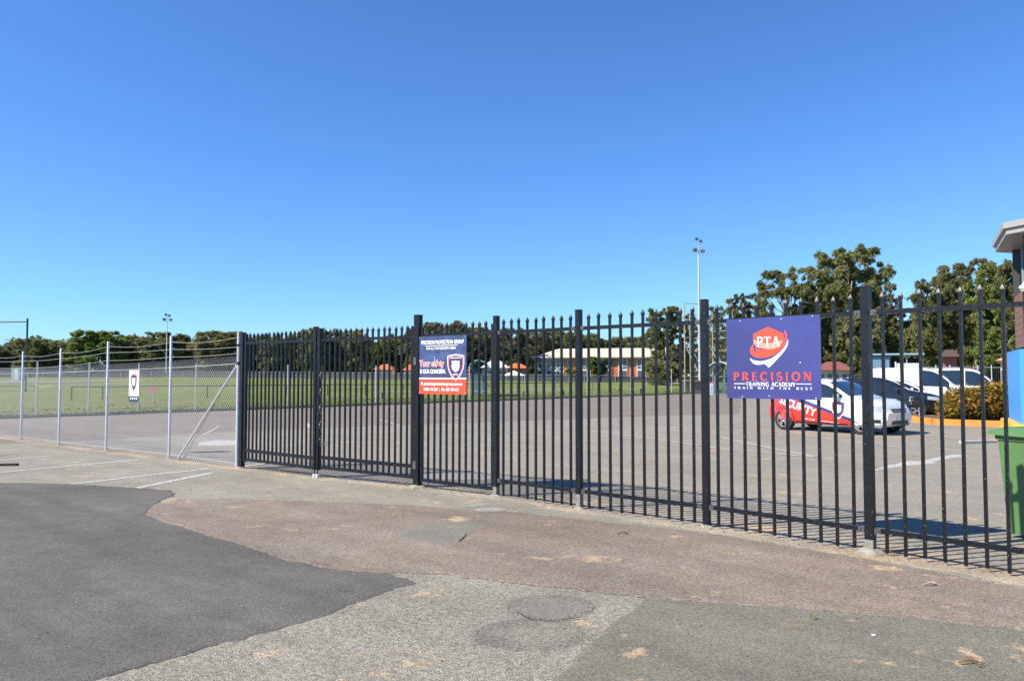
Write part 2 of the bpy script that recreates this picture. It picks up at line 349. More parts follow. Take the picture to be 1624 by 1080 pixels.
line((383,741),(425,735),.1, z=.0105)
for p0, p1, wd in (((936,683.5),(1050,698),.085),((1050,698),(1160,714.5),.085),((1160,714.5),(1300,725.5),.07),((1141,693),(1190,704),.09),((1190,704),(1297,725.5),.09),((1103,706.5),(1272,723),.06),
      ((1040,671.5),(1260,668),.05),((1040,680),(1232,681),.05),((1040,686.5),(1180,688),.05),((1040,692),(1180,694),.05),((1130,691),(1235,684),.06),((1045,699.5),(1180,703),.05),((1190,667),(1225,667.5),.09),
      ((1252,685.5),(1322,697),.075),((1334,698),(1398,706),.075),((1384,704.5),(1423,709.5),.075),((1462,688),(1518,695),.07),((1442,671),(1500,676),.06),((1500,676),(1572,681),.06),
      ((426,695),(480,690),.05),((487,670),(491,679),.08),((604,665.5),(634,675.5),.07),((712,661),(752,668),.07),((860,655),(935,658),.06),((800,660),(860,661),.05),((298,690),(322,690),.05),((322,690),(348,676),.06),((700,672),(780,663),.05),((520,688),(640,680),.05)): line(p0, p1, wd)
# broad smeared paint mark
patch('paint_mark', [(1388,745),(1406,740),(1428,735),(1442,731),(1458,732),(1491,725),(1511,721),(1536,722),(1513,724.5),(1489,729),(1474,732),(1484,733.5),(1458,736),(1435,738),(1408,741.5)], .0042, M_paint2, .05, .012, 3)
patch('paint_mark', [(318,701),(345,698),(376,698.5),(376,705),(345,706),(316,706)], .0042, M_paint2, .05, .03, 4)
patch('pale_concrete_pad', [(664,750),(720,748),(800,752),(812,760),(740,760),(664,758)], .0042, paving('pale_concrete', (.34,.32,.28), speck=.2, grain=80), .08, .03, 4)
M_dust = bpy.data.materials.new('sand_dust'); M_dust.use_nodes = True
n = M_dust.node_tree.nodes; l = M_dust.node_tree.links; b = n['Principled BSDF']; b.inputs['Base Color'].default_value = (.34,.26,.16,1); b.inputs['Roughness'].default_value = .95
at_ = n.new('ShaderNodeAttribute'); at_.attribute_name = 'spread'; geo = n.new('ShaderNodeNewGeometry')
t = n.new('ShaderNodeTexNoise'); t.inputs['Scale'].default_value = 9; t.inputs['Detail'].default_value = 8; t.inputs['Roughness'].default_value = .75; l.new(geo.outputs['Position'], t.inputs['Vector'])
r = n.new('ShaderNodeMapRange'); r.inputs[1].default_value = .35; r.inputs[2].default_value = .75; l.new(t.outputs[0], r.inputs[0])
q = n.new('ShaderNodeMath'); q.operation = 'MULTIPLY'; l.new(r.outputs[0], q.inputs[0]); l.new(at_.outputs['Fac'], q.inputs[1]); l.new(q.outputs[0], b.inputs['Alpha'])
def dust(cx, cy, rx, ry, k=1.0, z=.0205, m=None, nm='sand_dust'):
    c = Vector(G(cx, cy)); R_ = [c+(Vector(G(*p))-c)*s_ for s_ in (.5, 1) for p in oval(cx, cy, rx, ry, 20)]
    me = MB().add([(c.x,c.y,z)]+[(p.x,p.y,z) for p in R_], [(0,1+i,1+(i+1)%20) for i in range(20)]+[(1+i,21+i,21+(i+1)%20,1+(i+1)%20) for i in range(20)]).mesh(nm, m or M_dust)
    a = me.attributes.new('spread', 'FLOAT', 'POINT'); a.data.foreach_set('value', [k]+[k*.7]*20+[0]*20); link(nm, me, kind='structure')
for cx, cy, rx, ry, k in [(c_[0], c_[1], c_[2], c_[3], c_[4]*.5) for c_ in [(1262,994,34,12,1),(1300,938,36,9,.7),(968,1022,24,8,.8),(1045,1021,34,10,.8),(1000,1060,90,22,.5),(790,842,70,9,.8),(850,852,60,8,.5),(1120,858,140,12,.6),(1260,872,90,12,.7),(640,1038,20,8,.7),(1150,1052,26,8,.5),(1085,932,60,8,.4),(600,776,50,7,.5),(760,796,90,8,.5),(930,824,70,9,.7),(460,748,70,5,.9),(170,716,40,5,.9),(265,727,40,4,.8),(93,707,30,3,.9),(660,776,34,7,1),(1385,884,60,10,1),(1180,758,40,5,.5),(1020,735,30,8,.6),(1560,905,90,14,.8)]]: dust(cx, cy, rx, ry, k)
M_spill = M_dust.copy(); M_spill.name = 'pale_cement_dust'; M_spill.node_tree.nodes['Principled BSDF'].inputs['Base Color'].default_value = (.46,.45,.42,1)
for p in ((752,803,26,5,1),(775,811,34,4.5,1),(745,800,18,3,1)): dust(*p, z=.022, m=M_spill, nm='cement_spill')
# kerb between car park and field
M_kerb = mat('weathered_kerb', (.13, .12, .10), .9, var=.3, vscale=4, bump=.4)
mb = MB()
for i in range(-32, 60):
    a, b = kline(i*2, .05), kline(i*2+1.985, .05); q = rnd.uniform(-.008, .008)
    mb.bar((a[0], a[1], -.005+q), (b[0], b[1], -.005+q), .12, .12)
mb.build('kerb', M_kerb, kind='structure')
# grass tufts along the kerb and over the near field
rs = np.random.RandomState(3); N = 26000
t = rs.uniform(-6, 75, N); d = .15+np.abs(rs.exponential(3.5, N))*(rs.rand(N) > .35)+rs.rand(N)*.12
x = LA[0]+LD.x*t+LN.x*d; y = LA[1]+LD.y*t+LN.y*d; an = rs.uniform(0, math.pi, N); h = rs.uniform(.03, .08, N); wv = rs.uniform(.015, .04, N)
z = np.array([gz(a, b) for a, b in zip(x, y)])
lx = rs.normal(0, .03, N); ly = rs.normal(0, .03, N)
V = np.stack([np.stack([x-np.cos(an)*wv, y-np.sin(an)*wv, z-.01], 1), np.stack([x+np.cos(an)*wv, y+np.sin(an)*wv, z-.01], 1), np.stack([x+lx, y+ly, z+h], 1)], 1).reshape(-1, 3)
def fastmesh(name, V, per, mats, idx=None):
    me = bpy.data.meshes.new(name); n = len(V)//per
    me.vertices.add(len(V)); me.vertices.foreach_set('co', V.astype(np.float32).ravel())
    me.loops.add(len(V)); me.loops.foreach_set('vertex_index', np.arange(len(V), dtype=np.int32))
    me.polygons.add(n); me.polygons.foreach_set('loop_start', np.arange(0, len(V), per, dtype=np.int32)); me.polygons.foreach_set('loop_total', np.full(n, per, dtype=np.int32))
    for m in (mats if isinstance(mats, list) else [mats]): me.materials.append(m)
    if idx is not None: me.polygons.foreach_set('material_index', idx)
    me.update(); me.validate(); return me
M_blade = leafmat('grass_blade', (.08,.11,.025), (.17,.16,.055), .3, .4)
tag(link('grass_tufts', fastmesh('grass_tufts', V, 3, M_blade), kind='stuff'), 'short green and straw grass along the kerb and over the field', 'grass')
# ================================================================== BLACK STEEL FENCE
def ang(a, b): return math.atan2(b[1]-a[1], b[0]-a[0])
RAILZ = 2.165; LOWZ = .215
def picket_mesh(z0, z1, name='picket'):
    return MB().box((0,0,(z0+z1)/2), (.025,.025,z1-z0)).mesh(name, BLACK)
def cap_mesh(m, name='picket_cap'):
    mb = MB(); r = [(.0135,0),(.0145,.004),(.017,.022),(.0195,.032),(.0165,.044),(.002,.078)]; vs = []; fs = []
    for q, z in r: vs += [(q,q*.8,z),(-q,q*.8,z),(-q,-q*.8,z),(q,-q*.8,z)]
    for i in range(len(r)-1):
        for k in range(4): fs.append((i*4+k, i*4+(k+1)%4, i*4+4+(k+1)%4, i*4+4+k))
    fs.append((20,21,22,23)); mb.add(vs, fs); return mb.mesh(name, m)
M_cap = mat('worn_cap_paint', (.012,.013,.016), .42, var=.5, vscale=30, chips=.4, spec=.3)
M_bare = mat('bare_silver_cap', (.75,.76,.78), .25, .7, var=.3, vscale=40)
PM = picket_mesh(.03, 2.265); PG = picket_mesh(.16, 2.245, 'gate_picket'); PW = picket_mesh(.10, 2.26, 'side_gate_picket')
CM = cap_mesh(M_cap); CB = cap_mesh(M_bare, 'bare_cap')
jr = random.Random(5)
def pickets(root, A, B, n, e0, e1, pm, top, bare=()):
    A = Vector(A); B = Vector(B); d = (B-A).normalized(); L = (B-A).length; rz = ang(A, B); o = Vector(root.location[:2])
    for i in range(n):
        s = e0+(L-e0-e1)*i/(n-1); p = A+d*s-o
        k = link('picket', pm, root, (p[0], p[1], jr.uniform(-.006, .006)), rz+jr.uniform(-.03,.03))
        k.rotation_euler = (jr.uniform(-.002,.002), jr.uniform(-.003,.003), k.rotation_euler[2])
        c = link('cap', CB if i in bare else CM, k, (0,0,top))
        if i in bare: c['label'] = 'bare silver cap on a picket'
        if i in bare: c.scale = (1.7,1.7,1)
def rail(root, A, B, z0, z1, w=.04, h=.04, e=.0, name='rail', m=BLACK):
    A = Vector(A); B = Vector(B); d = (B-A).normalized(); o = Vector(root.location[:2]); a = A+d*e-o; b = B-d*e-o
    return MB().bar((a[0],a[1],z0), (b[0],b[1],z1), w, h).build(name, m, root)
def postpart(root, P, rz, w, h, name='post', m=BLACK, z0=0):
    o = root.location; p = (P[0]-o[0], P[1]-o[1])
    mb = MB().box((0,0,(z0+h)/2), (w,w,h-z0)); mb.box((0,0,h+.003), (w+.004,w+.004,.008))
    q = mb.build(name, m, root); q.location = (p[0], p[1], 0); q.rotation_euler = (0,0,rz); return q
def footing(root, P, r, seed, h=.03):
    q = random.Random(seed); mb = MB(); n = 14; vs = [(0,0,h)]; 
    for k in range(n):
        t = 2*math.pi*k/n; rr = r*q.uniform(.6,1.3); vs.append((rr*.6*math.cos(t), rr*.6*math.sin(t), h*q.uniform(.7,1.2)))
    for k in range(n):
        t = 2*math.pi*k/n; rr = r*q.uniform(.8,1.5); vs.append((rr*math.cos(t), rr*math.sin(t), -.002))
    fs = [(0,1+k,1+(k+1)%n) for k in range(n)]+[(1+k,1+n+k,1+n+(k+1)%n,1+(k+1)%n) for k in range(n)]
    o = mb.add(vs, fs).build('footing', CONC, root, smooth=50); o.location = (P[0]-root.location[0], P[1]-root.location[1], .004); return o
def bracket(root, P, rz, z, s):
    mb = MB(); mb.box((s*.05,0,0), (.012,.052,.058)); mb.box((s*.075,-.022,0), (.05,.006,.05))
    mb.lathe([(.0,-.034),(.008,-.033),(.009,-.025)], 8, o=(s*.08,0,0))
    o = mb.build('bracket', mat('bracket_steel', (.09,.09,.095), .4, .4, chips=1), root); o.location = (P[0]-root.location[0], P[1]-root.location[1], z); o.rotation_euler = (0,0,rz)
names = ['p785','p917','p1115','p1375','r1','r2']; cnt = [9,10,10,11,11]
fence = thing('steel_picket_fence', 'tall black steel picket fence with square posts and pointed pickets, right of the gates', 'fence', (*FP['p785'], 0))
M_splash = mat('cement_splashed_post', (.17,.165,.15), .85, var=.5, vscale=22, chips=1)
for i, nme in enumerate(names):
    P = FP[nme]; rz = ang(FP[names[max(0,i-1)]], FP[names[min(i+1,5)]])
    po = postpart(fence, P, rz, .065 if i != 3 else .075, 2.385 if i < 2 else 2.40)
    footing(fence, P, .075 if i != 3 else .12, i+3, .03 if i != 3 else .05)
    if i in (0,1,3): 
        s = MB().box((0,0,.065 if i != 1 else .09), (.0665 if i != 3 else .0765,)*2+(.13 if i != 1 else .18,)).build('cement_stain', M_splash, fence); s.location = po.location; s.rotation_euler = po.rotation_euler
    if i < 5:
        Q = FP[names[i+1]]; rail(fence, P, Q, RAILZ, RAILZ, .038, .042, .045); rail(fence, P, Q, LOWZ, LOWZ, .04, .042, .045)
        L = (Vector(Q)-Vector(P)).length; g = L/(cnt[i]+1)
        pickets(fence, P, Q, cnt[i], g*.93, g*.93, PM, 2.265, bare=(7,) if i == 3 else ())
        a = ang(P, Q)
        for z in (RAILZ, LOWZ): bracket(fence, P, a, z, 1); bracket(fence, Q, a, z, -1)
# gate posts
gp = thing('gate_post', 'tallest black square post between the driveway gate and the narrow gate', 'post', (*FP['p661'],0))
rz661 = ang(FP['mid'], FP['p785'])
postpart(gp, FP['p661'], rz661, .09, 2.46); footing(gp, FP['p661'], .14, 21, .04)
for z in (.32, 1.8):
    b = MB(); b.box((-.02,-.048,0), (.05,.008,.11)); b.lathe([(0,-.06),(.007,-.058),(.007,-.05)], 8, o=(-.03,0,.03)); b.lathe([(0,-.06),(.007,-.058),(.007,-.05)], 8, o=(-.01,0,-.03))
    o = b.build('hinge_plate', mat('hinge_steel', (.10,.10,.11), .45, .3, chips=1), gp); o.location = (0,0,z); o.rotation_euler = (0,0,rz661)
hp = thing('gate_post', 'black square post touching the galvanised end post at the gate', 'post', (*FP['hinge'],0))
rzh = ang(FP['hinge'], FP['mid']); postpart(hp, FP['hinge'], rzh, .075, 2.33); footing(hp, FP['hinge'], .09, 22)
# driveway gate, two leaves
def leaf(A, B, label, hinge_left, top, stile_top):
    A = Vector(A); B = Vector(B); d = (B-A).normalized(); L = (B-A).length; rz = ang(A, B)
    g = thing('driveway_gate', label, 'gate', (A[0],A[1],0), 0, 'leaves of the driveway gate')
    rail(g, A, B, 2.15, 2.15, .038, .042); rail(g, A, B, .32, .30, .038, .05); rail(g, A, B, .165, .145, .038, .045)
    for s, P in ((0,A),(1,B)):
        hinge = (s == 0) == hinge_left
        postpart(g, P, rz, .048 if hinge else .06, 2.30 if hinge else stile_top, 'stile', z0=.12)
    gp_ = L/17; pickets(g, A, B, 16, gp_, gp_, PG, 2.245)
    return g, d, rz
c0 = Vector(FP['mid']); dL = (c0-Vector(FP['hinge'])).normalized(); dR = (Vector(FP['p661'])-c0).normalized()
gl, d1, rz1 = leaf(Vector(FP['hinge'])+dL*.085, c0-dL*.042, 'left leaf of the black driveway gate, hinged beside the galvanised end post', True, 2.3, 2.36)
gr, d2, rz2 = leaf(c0+dR*.042, Vector(FP['p661'])-dR*.09, 'right leaf of the black driveway gate, hinged on the tallest black post', False, 2.3, 2.33)
for g, P, s in ((gl, c0-dL*.035, -1), (gr, c0+dR*.035, 1)):
    o = Vector(g.location[:2]); p = Vector(P)-o
    MB().tube([(p[0]+s*.0,p[1]-.04,.0),(p[0],p[1]-.04,.55)], .009, 8).build('drop_bolt', BLACK, g)
    MB().lathe([(.03,.0),(.03,.05),(.018,.055),(.0,.055)], 10, axis='z', o=(p[0],p[1]-.04,.004)).build('bolt_socket', mat('pale_socket', (.55,.54,.5), .8), g)
o = Vector(gr.location[:2]); p = Vector(c0+dR*.06)-o
mb = MB()
for k in range(3):
    q0 = p+dR*(.02); q1 = p+dR*.17; mb.tube([(q0[0],q0[1]-.03,.50+.03*k),(q1[0],q1[1]-.03,.50+.03*k)], .006, 6)
mb.build('latch', BLACK, gr)
mb = MB()
for k in range(26):            # security chain wound down the stile
    z = 1.75-k*.045; t = k*1.1
    a = p+dR*(.02+.02*math.cos(t)); mb.tube([(a[0],a[1]-.03+.02*math.sin(t),z),(a[0]+.012,a[1]-.03+.02*math.sin(t+.8),z-.035)], .006, 5)
tag(mb.build('security_chain', mat('chain_steel', (.25,.25,.26), .4, .7)), 'steel chain wound down the meeting stiles of the driveway gate', 'chain').location = (o[0],o[1],0)
# pedestrian gate
A = Vector(FP['p661']); B = Vector(FP['p785']); dd = (B-A).normalized()
A2 = A+dd*.085; B2 = B-dd*.06
pg = thing('pedestrian_gate', 'narrow black picket gate carrying the navy and red notice board', 'gate', (A2[0],A2[1],0))
rail(pg, A2, B2, RAILZ-.005, RAILZ+.005, .038, .045); rail(pg, A2, B2, .115, .10, .038, .045)
for P in (A2, B2): postpart(pg, P, ang(A,B), .035, 2.28, 'stile', z0=.09)
pickets(pg, A2, B2, 10, .115, .115, PW, 2.26)

# ================================================================== CHAIN-LINK FENCE
cl = thing('chain_link_fence', 'galvanised chain-link fence with three barbed wires, left of the driveway gate', 'fence', (*FP['galv'],0))
cn = ['galv','g268','g169','g95','g35','gl1','gl2','gl3','gl4']; ch = [2.37,2.365,2.31,2.21,2.18,2.2,2.2,2.2,2.2]; mt = [1.86,1.80,1.76,1.72,1.70,1.7,1.7,1.7,1.7]
o = Vector(FP['galv'])
for n_, h in zip(cn, ch):
    p = Vector(FP[n_])-o; r = .032 if n_ == 'galv' else .024
    MB().lathe([(r,-.02),(r,h-.01),(r*.7,h),(0,h+.004)], 14, axis='z', o=(p[0],p[1],0)).build('post', GALV, cl, smooth=40)
    footing(cl, FP[n_], .07, hash(n_) % 7+40, .02)
for w_ in range(3):            # barbed wires
    mb = MB(); zs = [(2.26,2.09,1.98)[w_],(2.24,2.10,1.95)[w_]]+[ch[i]-(.10,.23,.40)[w_] for i in range(2,9)]
    for i in range(8):
        a = Vector((*(Vector(FP[cn[i]])-o), zs[i])); b = Vector((*(Vector(FP[cn[i+1]])-o), zs[i+1])); sag = .05*(1 if w_ == 0 else .35)
        pts = [a.lerp(b, k/8)-Vector((0,0,sag*math.sin(math.pi*k/8))) for k in range(9)]; mb.tube(pts, .0026, 5, cap=False)
        nb = int((b-a).length/.11)
        for k in range(1, nb):
            q = a.lerp(b, k/nb)-Vector((0,0,sag*math.sin(math.pi*k/nb))); e = Vector((0,.016,.013)) if k % 2 else Vector((.008,-.014,.014)); mb.tube([q-e, q+e], .0018, 3, cap=False)
    mb.build('barbed_wire', WIRE, cl)
for zf in (0, 1):
    mb = MB()
    for i in range(8):
        a = (*(Vector(FP[cn[i]])-o), (.08, mt[i]-.06)[zf]); b = (*(Vector(FP[cn[i+1]])-o), (.08, mt[i+1]-.06)[zf]); mb.tube([a,b], .0045 if zf else .003, 5, cap=False)
    mb.build('line_wire', WIRE, cl)
# woven mesh: zigzag strands, 50 mm diamonds
V = []
wr = .0016
def strand(p, q, nrm):
    d = (q-p).normalized(); a = nrm; b = d.cross(a).normalized()
    o1 = [a*wr, (-a*.5+b*.87)*wr, (-a*.5-b*.87)*wr]
    for k in range(3):
        u, v = o1[k], o1[(k+1) % 3]; V.extend([p+u, q+u, q+v, p+v])
for i in range(7):
    A = Vector(FP[cn[i]])-o; B = Vector(FP[cn[i+1]])-o; L = (B-A).length; dx = (B-A)/L; n_ = int(L/.034); nrm = Vector((-dx.y, dx.x, 0))
    for c in range(n_):
        x0 = c*L/n_; side = 1
        top = mt[i]+(mt[i+1]-mt[i])*c/n_; nz_ = int(top/.036)//2*2
        for k in range(nz_):
            kk = k+c; xa = x0+(.036 if kk % 2 else -.002); xb = x0+(-.002 if kk % 2 else .036)
            xa += .0; pa = A+dx*(xa if c % 1 == 0 else xa); pb = A+dx*xb
            strand(Vector((pa[0],pa[1],.03+k*top/nz_)), Vector((pb[0],pb[1],.03+(k+1)*top/nz_)), nrm)
        # twisted barb at the top of each strand
        kk = nz_+c; pa = A+dx*(x0+(.036 if kk % 2 else 0)); pb = A+dx*(x0+(.01 if kk % 2 else .028)); strand(Vector((pa[0],pa[1],.03+top)), Vector((pb[0],pb[1],.03+top+.045)), nrm)
V = np.array([tuple(v) for v in V])
link('wire_mesh', fastmesh('wire_mesh', V, 4, WIRE), cl, kind='stuff')
a = Vector((*(Vector(G(282,730))-o), .03)); MB().tube([a, (-.02,.03,1.80)], .018, 10).build('brace', GALV, cl, smooth=40)
mb = MB(); mb.lathe([(.037,2.10),(.037,2.14)], 12, axis='z'); mb.lathe([(.037,1.78),(.037,1.83)], 12, axis='z'); mb.build('clamp', BLKPL, cl)

# ================================================================== SIGNS
LZ = .0009
def text(s, size, m, parent, x, z, lay=1, align='LEFT', bold=0, sx=1, shear=0, name='lettering', rot=0, fn=None, depth=0):
    c = bpy.data.curves.new('t', 'FONT'); c.body = s; c.size = size; c.align_x = align; c.offset = bold; c.shear = shear; c.resolution_u = 4
    t = bpy.data.objects.new('t', c); COL.objects.link(t); dg = bpy.context.evaluated_depsgraph_get(); dg.update()
    me = bpy.data.meshes.new_from_object(t.evaluated_get(dg)); bpy.data.objects.remove(t)
    me.materials.clear(); me.materials.append(m)
    cr, sr = math.cos(rot), math.sin(rot)
    for v in me.vertices:
        px, pz = v.co.x*sx, v.co.y; qx, qz = px*cr-pz*sr+x, px*sr+pz*cr+z
        v.co = fn(qx, qz, lay*LZ) if fn else (qx, -lay*LZ, qz)
    return link(name, me, parent, **({'kind': 'stuff'} if size < .11 else {}))
def flat(parent, name, pts, m, lay, fn=None):
    return MB().add([(p[0], -lay*LZ, p[1]) for p in pts], [tuple(range(len(pts)))]).build(name, m, parent)
# a small roman alphabet built from strokes
def arc(cx, cy, rx, ry, a0, a1, n=12): return [(cx+rx*math.cos(R(a0+(a1-a0)*k/n)), cy+ry*math.sin(R(a0+(a1-a0)*k/n))) for k in range(n+1)]
T_, t_ = .17, .07
def gl(ch):
    st = []; S = lambda x, y, w=.30: st.append(([(x-w/2,y),(x+w/2,y)], .055))
    def V_(x, y0=.03, y1=.97, w=T_): st.append(([(x,y0),(x,y1)], w))
    def A_(*a, k=1):
        p = arc(*a); 
        for i in range(len(p)-1):
            d = (p[i+1][0]-p[i][0], p[i+1][1]-p[i][1]); L = math.hypot(*d); st.append(([p[i],p[i+1]], t_+(T_-t_)*abs(d[1])/L*k))
    W = .8
    if ch == 'I': V_(.17); S(.17,.03); S(.17,.97); W = .34
    elif ch in 'PRB':
        V_(.17); S(.17,.03); S(.17,.97); A_(.36,.74,.27,.24,90,-90); st.append(([(.17,.98),(.36,.98)], t_)); st.append(([(.17,.5),(.36,.5)], t_)); W = .68
        if ch == 'R': st.append(([(.38,.5),(.72,.02)], T_)); S(.75,.03,.18); W = .84
        if ch == 'B': A_(.36,.26,.31,.24,90,-90); st.append(([(.17,.02),(.36,.02)], t_)); W = .72
    elif ch == 'E':
        V_(.17); S(.14,.03,.24); S(.14,.97,.24)
        for y, x in ((.03,.62),(.5,.5),(.97,.58)): st.append(([(.17,y),(x,y)], t_)); st.append(([(x-.01,y-.1 if y > .1 else y-.02),(x-.01,y+.1 if y < .9 else y+.02)], .05))
        W = .66
    elif ch == 'T': V_(.38); S(.38,.03); st.append(([(.03,.965),(.73,.965)], t_)); st.append(([(.04,.8),(.04,1)], .05)); st.append(([(.72,.8),(.72,1)], .05)); W = .76
    elif ch == 'A': st.append(([(.1,.02),(.4,.98)], t_)); st.append(([(.38,.98),(.72,.02)], T_)); st.append(([(.2,.34),(.6,.34)], t_)); S(.1,.03,.2); S(.73,.03,.26); W = .84
    elif ch == 'O': A_(.46,.5,.38,.49,0,360); W = .92
    elif ch == 'C': A_(.46,.5,.38,.49,45,315); st.append(([(.74,.74),(.74,1)], .05)); W = .82
    elif ch == 'G': A_(.46,.5,.38,.49,45,320); V_(.72,.03,.42,.14); S(.7,.43,.26); W = .88
    elif ch == 'D': V_(.17); S(.14,.03,.24); S(.14,.97,.24); A_(.34,.5,.42,.48,90,-90); st.append(([(.17,.98),(.34,.98)], t_)); st.append(([(.17,.02),(.34,.02)], t_)); W = .84
    elif ch == 'S': A_(.32,.73,.22,.24,50,270); A_(.32,.26,.25,.25,90,-140); st.append(([(.5,.78),(.5,1)], .05)); st.append(([(.08,.0),(.08,.24)], .05)); W = .62
    elif ch == 'N': V_(.14,w=t_); V_(.74,w=t_); st.append(([(.14,.97),(.74,.03)], T_)); S(.12,.03,.22); S(.08,.97,.2); S(.74,.97,.24); W = .88
    elif ch == 'M': V_(.14,w=t_); V_(.86,w=T_); st.append(([(.14,.97),(.5,.05)], T_)); st.append(([(.5,.05),(.86,.97)], t_)); S(.14,.03,.24); S(.86,.03,.28); W = 1.0
    elif ch == 'W': 
        for a_, b_, w_ in (((.04,.97),(.28,.03),T_),((.28,.03),(.5,.9),t_),((.5,.9),(.74,.03),T_),((.74,.03),(.98,.97),t_)): st.append(([a_,b_], w_))
        S(.06,.97,.2); S(.96,.97,.2); W = 1.02
    elif ch == 'Y': V_(.38,.03,.5); st.append(([(.06,.97),(.38,.45)], T_)); st.append(([(.38,.45),(.7,.97)], t_)); S(.06,.97,.2); S(.7,.97,.2); S(.38,.03); W = .76
    elif ch == 'H': V_(.15); V_(.69); st.append(([(.15,.5),(.69,.5)], t_)); [S(x_,y_,.28) for x_ in (.15,.69) for y_ in (.03,.97)]; W = .84
    return st, W
def roman(s, x0, x1, z0, h, m, parent, lay, gap=.12):
    tot = sum((.45 if c == ' ' else gl(c)[1])+gap for c in s)-gap; k = (x1-x0)/tot; x = x0; q = 0
    for c in s:
        if c == ' ': x += (.45+gap)*k; continue
        st, W = gl(c); mb = MB()
        for pts, wd in st:
            (ax, ay), (bx, by) = pts; ax, bx = x+ax*min(k, 9), x+bx*k; ax = ax; ay, by = z0+ay*h, z0+by*h
            dx, dy = bx-ax, by-ay; L = math.hypot(dx, dy) or 1; kk = (k*abs(dy)+h*abs(dx))/L; nx, ny = -dy/L*wd*kk/2, dx/L*wd*kk/2; q += 1
            yy = -lay*LZ-(q % 7)*.00012
            mb.add([(ax+nx,yy,ay+ny),(ax-nx,yy,ay-ny),(bx-nx,yy,by-ny),(bx+nx,yy,by+ny)], [(0,1,2,3)])
        x += (W+gap)*k; mb.build('letter', m, parent)
def shield(parent, cx, cz, s, lay, words=True, sx=1.0, fn=None, m0=None):
    base = [(-.5,.46),(-.3,.5),(0,.54),(.3,.5),(.5,.46),(.5,.1),(.45,-.15),(.33,-.38),(.15,-.58),(0,-.68),(-.15,-.58),(-.33,-.38),(-.45,-.15),(-.5,.1)]
    inner = [(-.5,.42),(-.42,.5),(-.25,.44),(0,.52),(.25,.44),(.42,.5),(.5,.42),(.44,.2),(.5,0),(.4,-.35),(.2,-.5),(0,-.6),(-.2,-.5),(-.4,-.35),(-.5,0),(-.44,.2)]
    def P(pts, k, m, l_, name='shield_emblem'):
        me = MB().add([((fn((cx+p[0]*k*s*sx), cz+p[1]*k*s, l_*LZ)) if fn else (cx+p[0]*k*s*sx, -l_*LZ, cz+p[1]*k*s)) for p in pts], [tuple(range(len(pts)))]).build(name, m, parent)
    P(base, 1.0, m0 or WHITE, lay); P(base, .93, mat('pale_red_print', (.75,.22,.20), .4), lay+1); P(base, .82, NAVY, lay+2)
    P(inner, .48, WHITE, lay+3)
    for i, r_ in enumerate((.15,.115,.08,.045)): P(arc(0,-.02,r_,r_,0,360,16)[:-1], 1, mat('orange_ring_print', (.62,.25,.14), .4) if i % 2 == 0 else WHITE, lay+4+i)
    if words and not fn:
        text('PRECISION PROTECTION', s*.062, WHITE, parent, cx, cz+s*.34, lay+3, 'CENTER', .001); text('GROUP', s*.09, WHITE, parent, cx, cz-s*.42, lay+3, 'CENTER', .001)
def board(name, label, P0, P1, z0, z1, m, t=.003, outd=.032, group=None, cat='sign'):
    P0 = Vector(P0); P1 = Vector(P1); a = ang(P0, P1); n = Vector((math.sin(a), -math.cos(a)))      # towards the street
    o_ = P0+n*outd; r = thing(name, label, cat, (o_[0],o_[1],z0), a, group); W = (P1-P0).length
    mb = MB(); nx = 10; g = []
    for j, y in enumerate((0, t)):
        for i in range(nx+1): 
            for z in (0, z1-z0): g.append((W*i/nx, y, z))
    n2 = 2*(nx+1); fs = []
    for i in range(nx):
        b = i*2; fs += [(b,b+2,b+3,b+1),(n2+b,n2+b+1,n2+b+3,n2+b+2),(b+1,b+3,n2+b+3,n2+b+1),(b,n2+b,n2+b+2,b+2)]
    fs += [(0,1,n2+1,n2),(2*nx,n2+2*nx,n2+2*nx+1,2*nx+1)]
    mb.add(g, fs).build('panel', m, r); return r, W, z1-z0
def on_seg(A, B, px):
    A = Vector(A); B = Vector(B); k = (px-812)/F; d = B-A; t = (k*A.y-A.x)/(d.x-k*d.y); return A+d*t
def screws(r, pts, m=WHITE, s=.006):
    for x, z in pts: MB().lathe([(s,0),(s,-.003),(s*.5,-.005),(0,-.005)], 8).build('screw', m, r).location = (x, -.001, z)
# academy sign
PURP = mat('purple_sign_print', (.045, .046, .19), .25, var=.18, vscale=1.6, spec=.5, coat=.3)
s0, s1 = on_seg(FP['p1115'], FP['p1375'], 1155), on_seg(FP['p1115'], FP['p1375'], 1304.5)
r, W, H = board('academy_sign', 'large purple board with a red shield emblem and red PRECISION lettering on the picket fence', s0, s1, 1.365, 2.175, PURP)
def U(x, y): u = (x-88)/1022; v = (y-(165-47*u))/(850+62*u); return (u*W, (1-v)*H)
flat(r, 'swoosh', [U(*p) for p in ((735,280),(757,298),(769,335),(765,392),(735,452),(690,503),(640,540),(590,562),(540,576),(480,582),(430,577),(390,558),(366,525),(363,500),(370,468),(400,425),(398,455),(404,490),(418,515),(435,540),(430,505),(420,470),(480,492),(560,497),(640,490),(700,455),(738,400),(748,340),(742,300))], RED, 1)
flat(r, 'shield_emblem', [U(*p) for p in ((398,325),(480,284),(565,248),(650,283),(728,318),(735,380),(720,420),(690,460),(640,488),(560,495),(480,478),(425,455),(402,425))], RED, 2)
flat(r, 'shield_glow', [U(*p) for p in ((405,380),(460,410),(560,425),(660,410),(725,385),(712,425),(680,462),(630,484),(560,490),(480,474),(430,452),(408,425))], mat('salmon_print', (.80,.28,.20), .38), 3)
flat(r, 'swoosh', [U(*p) for p in ((358,580),(366,608),(395,640),(440,655),(490,651),(522,642),(545,664),(568,686),(600,655),(640,615),(690,562),(735,510),(765,465),(779,425),(777,378),(763,420),(735,470),(700,510),(655,548),(600,585),(540,608),(480,618),(420,612),(380,598))], WHITE, 1)
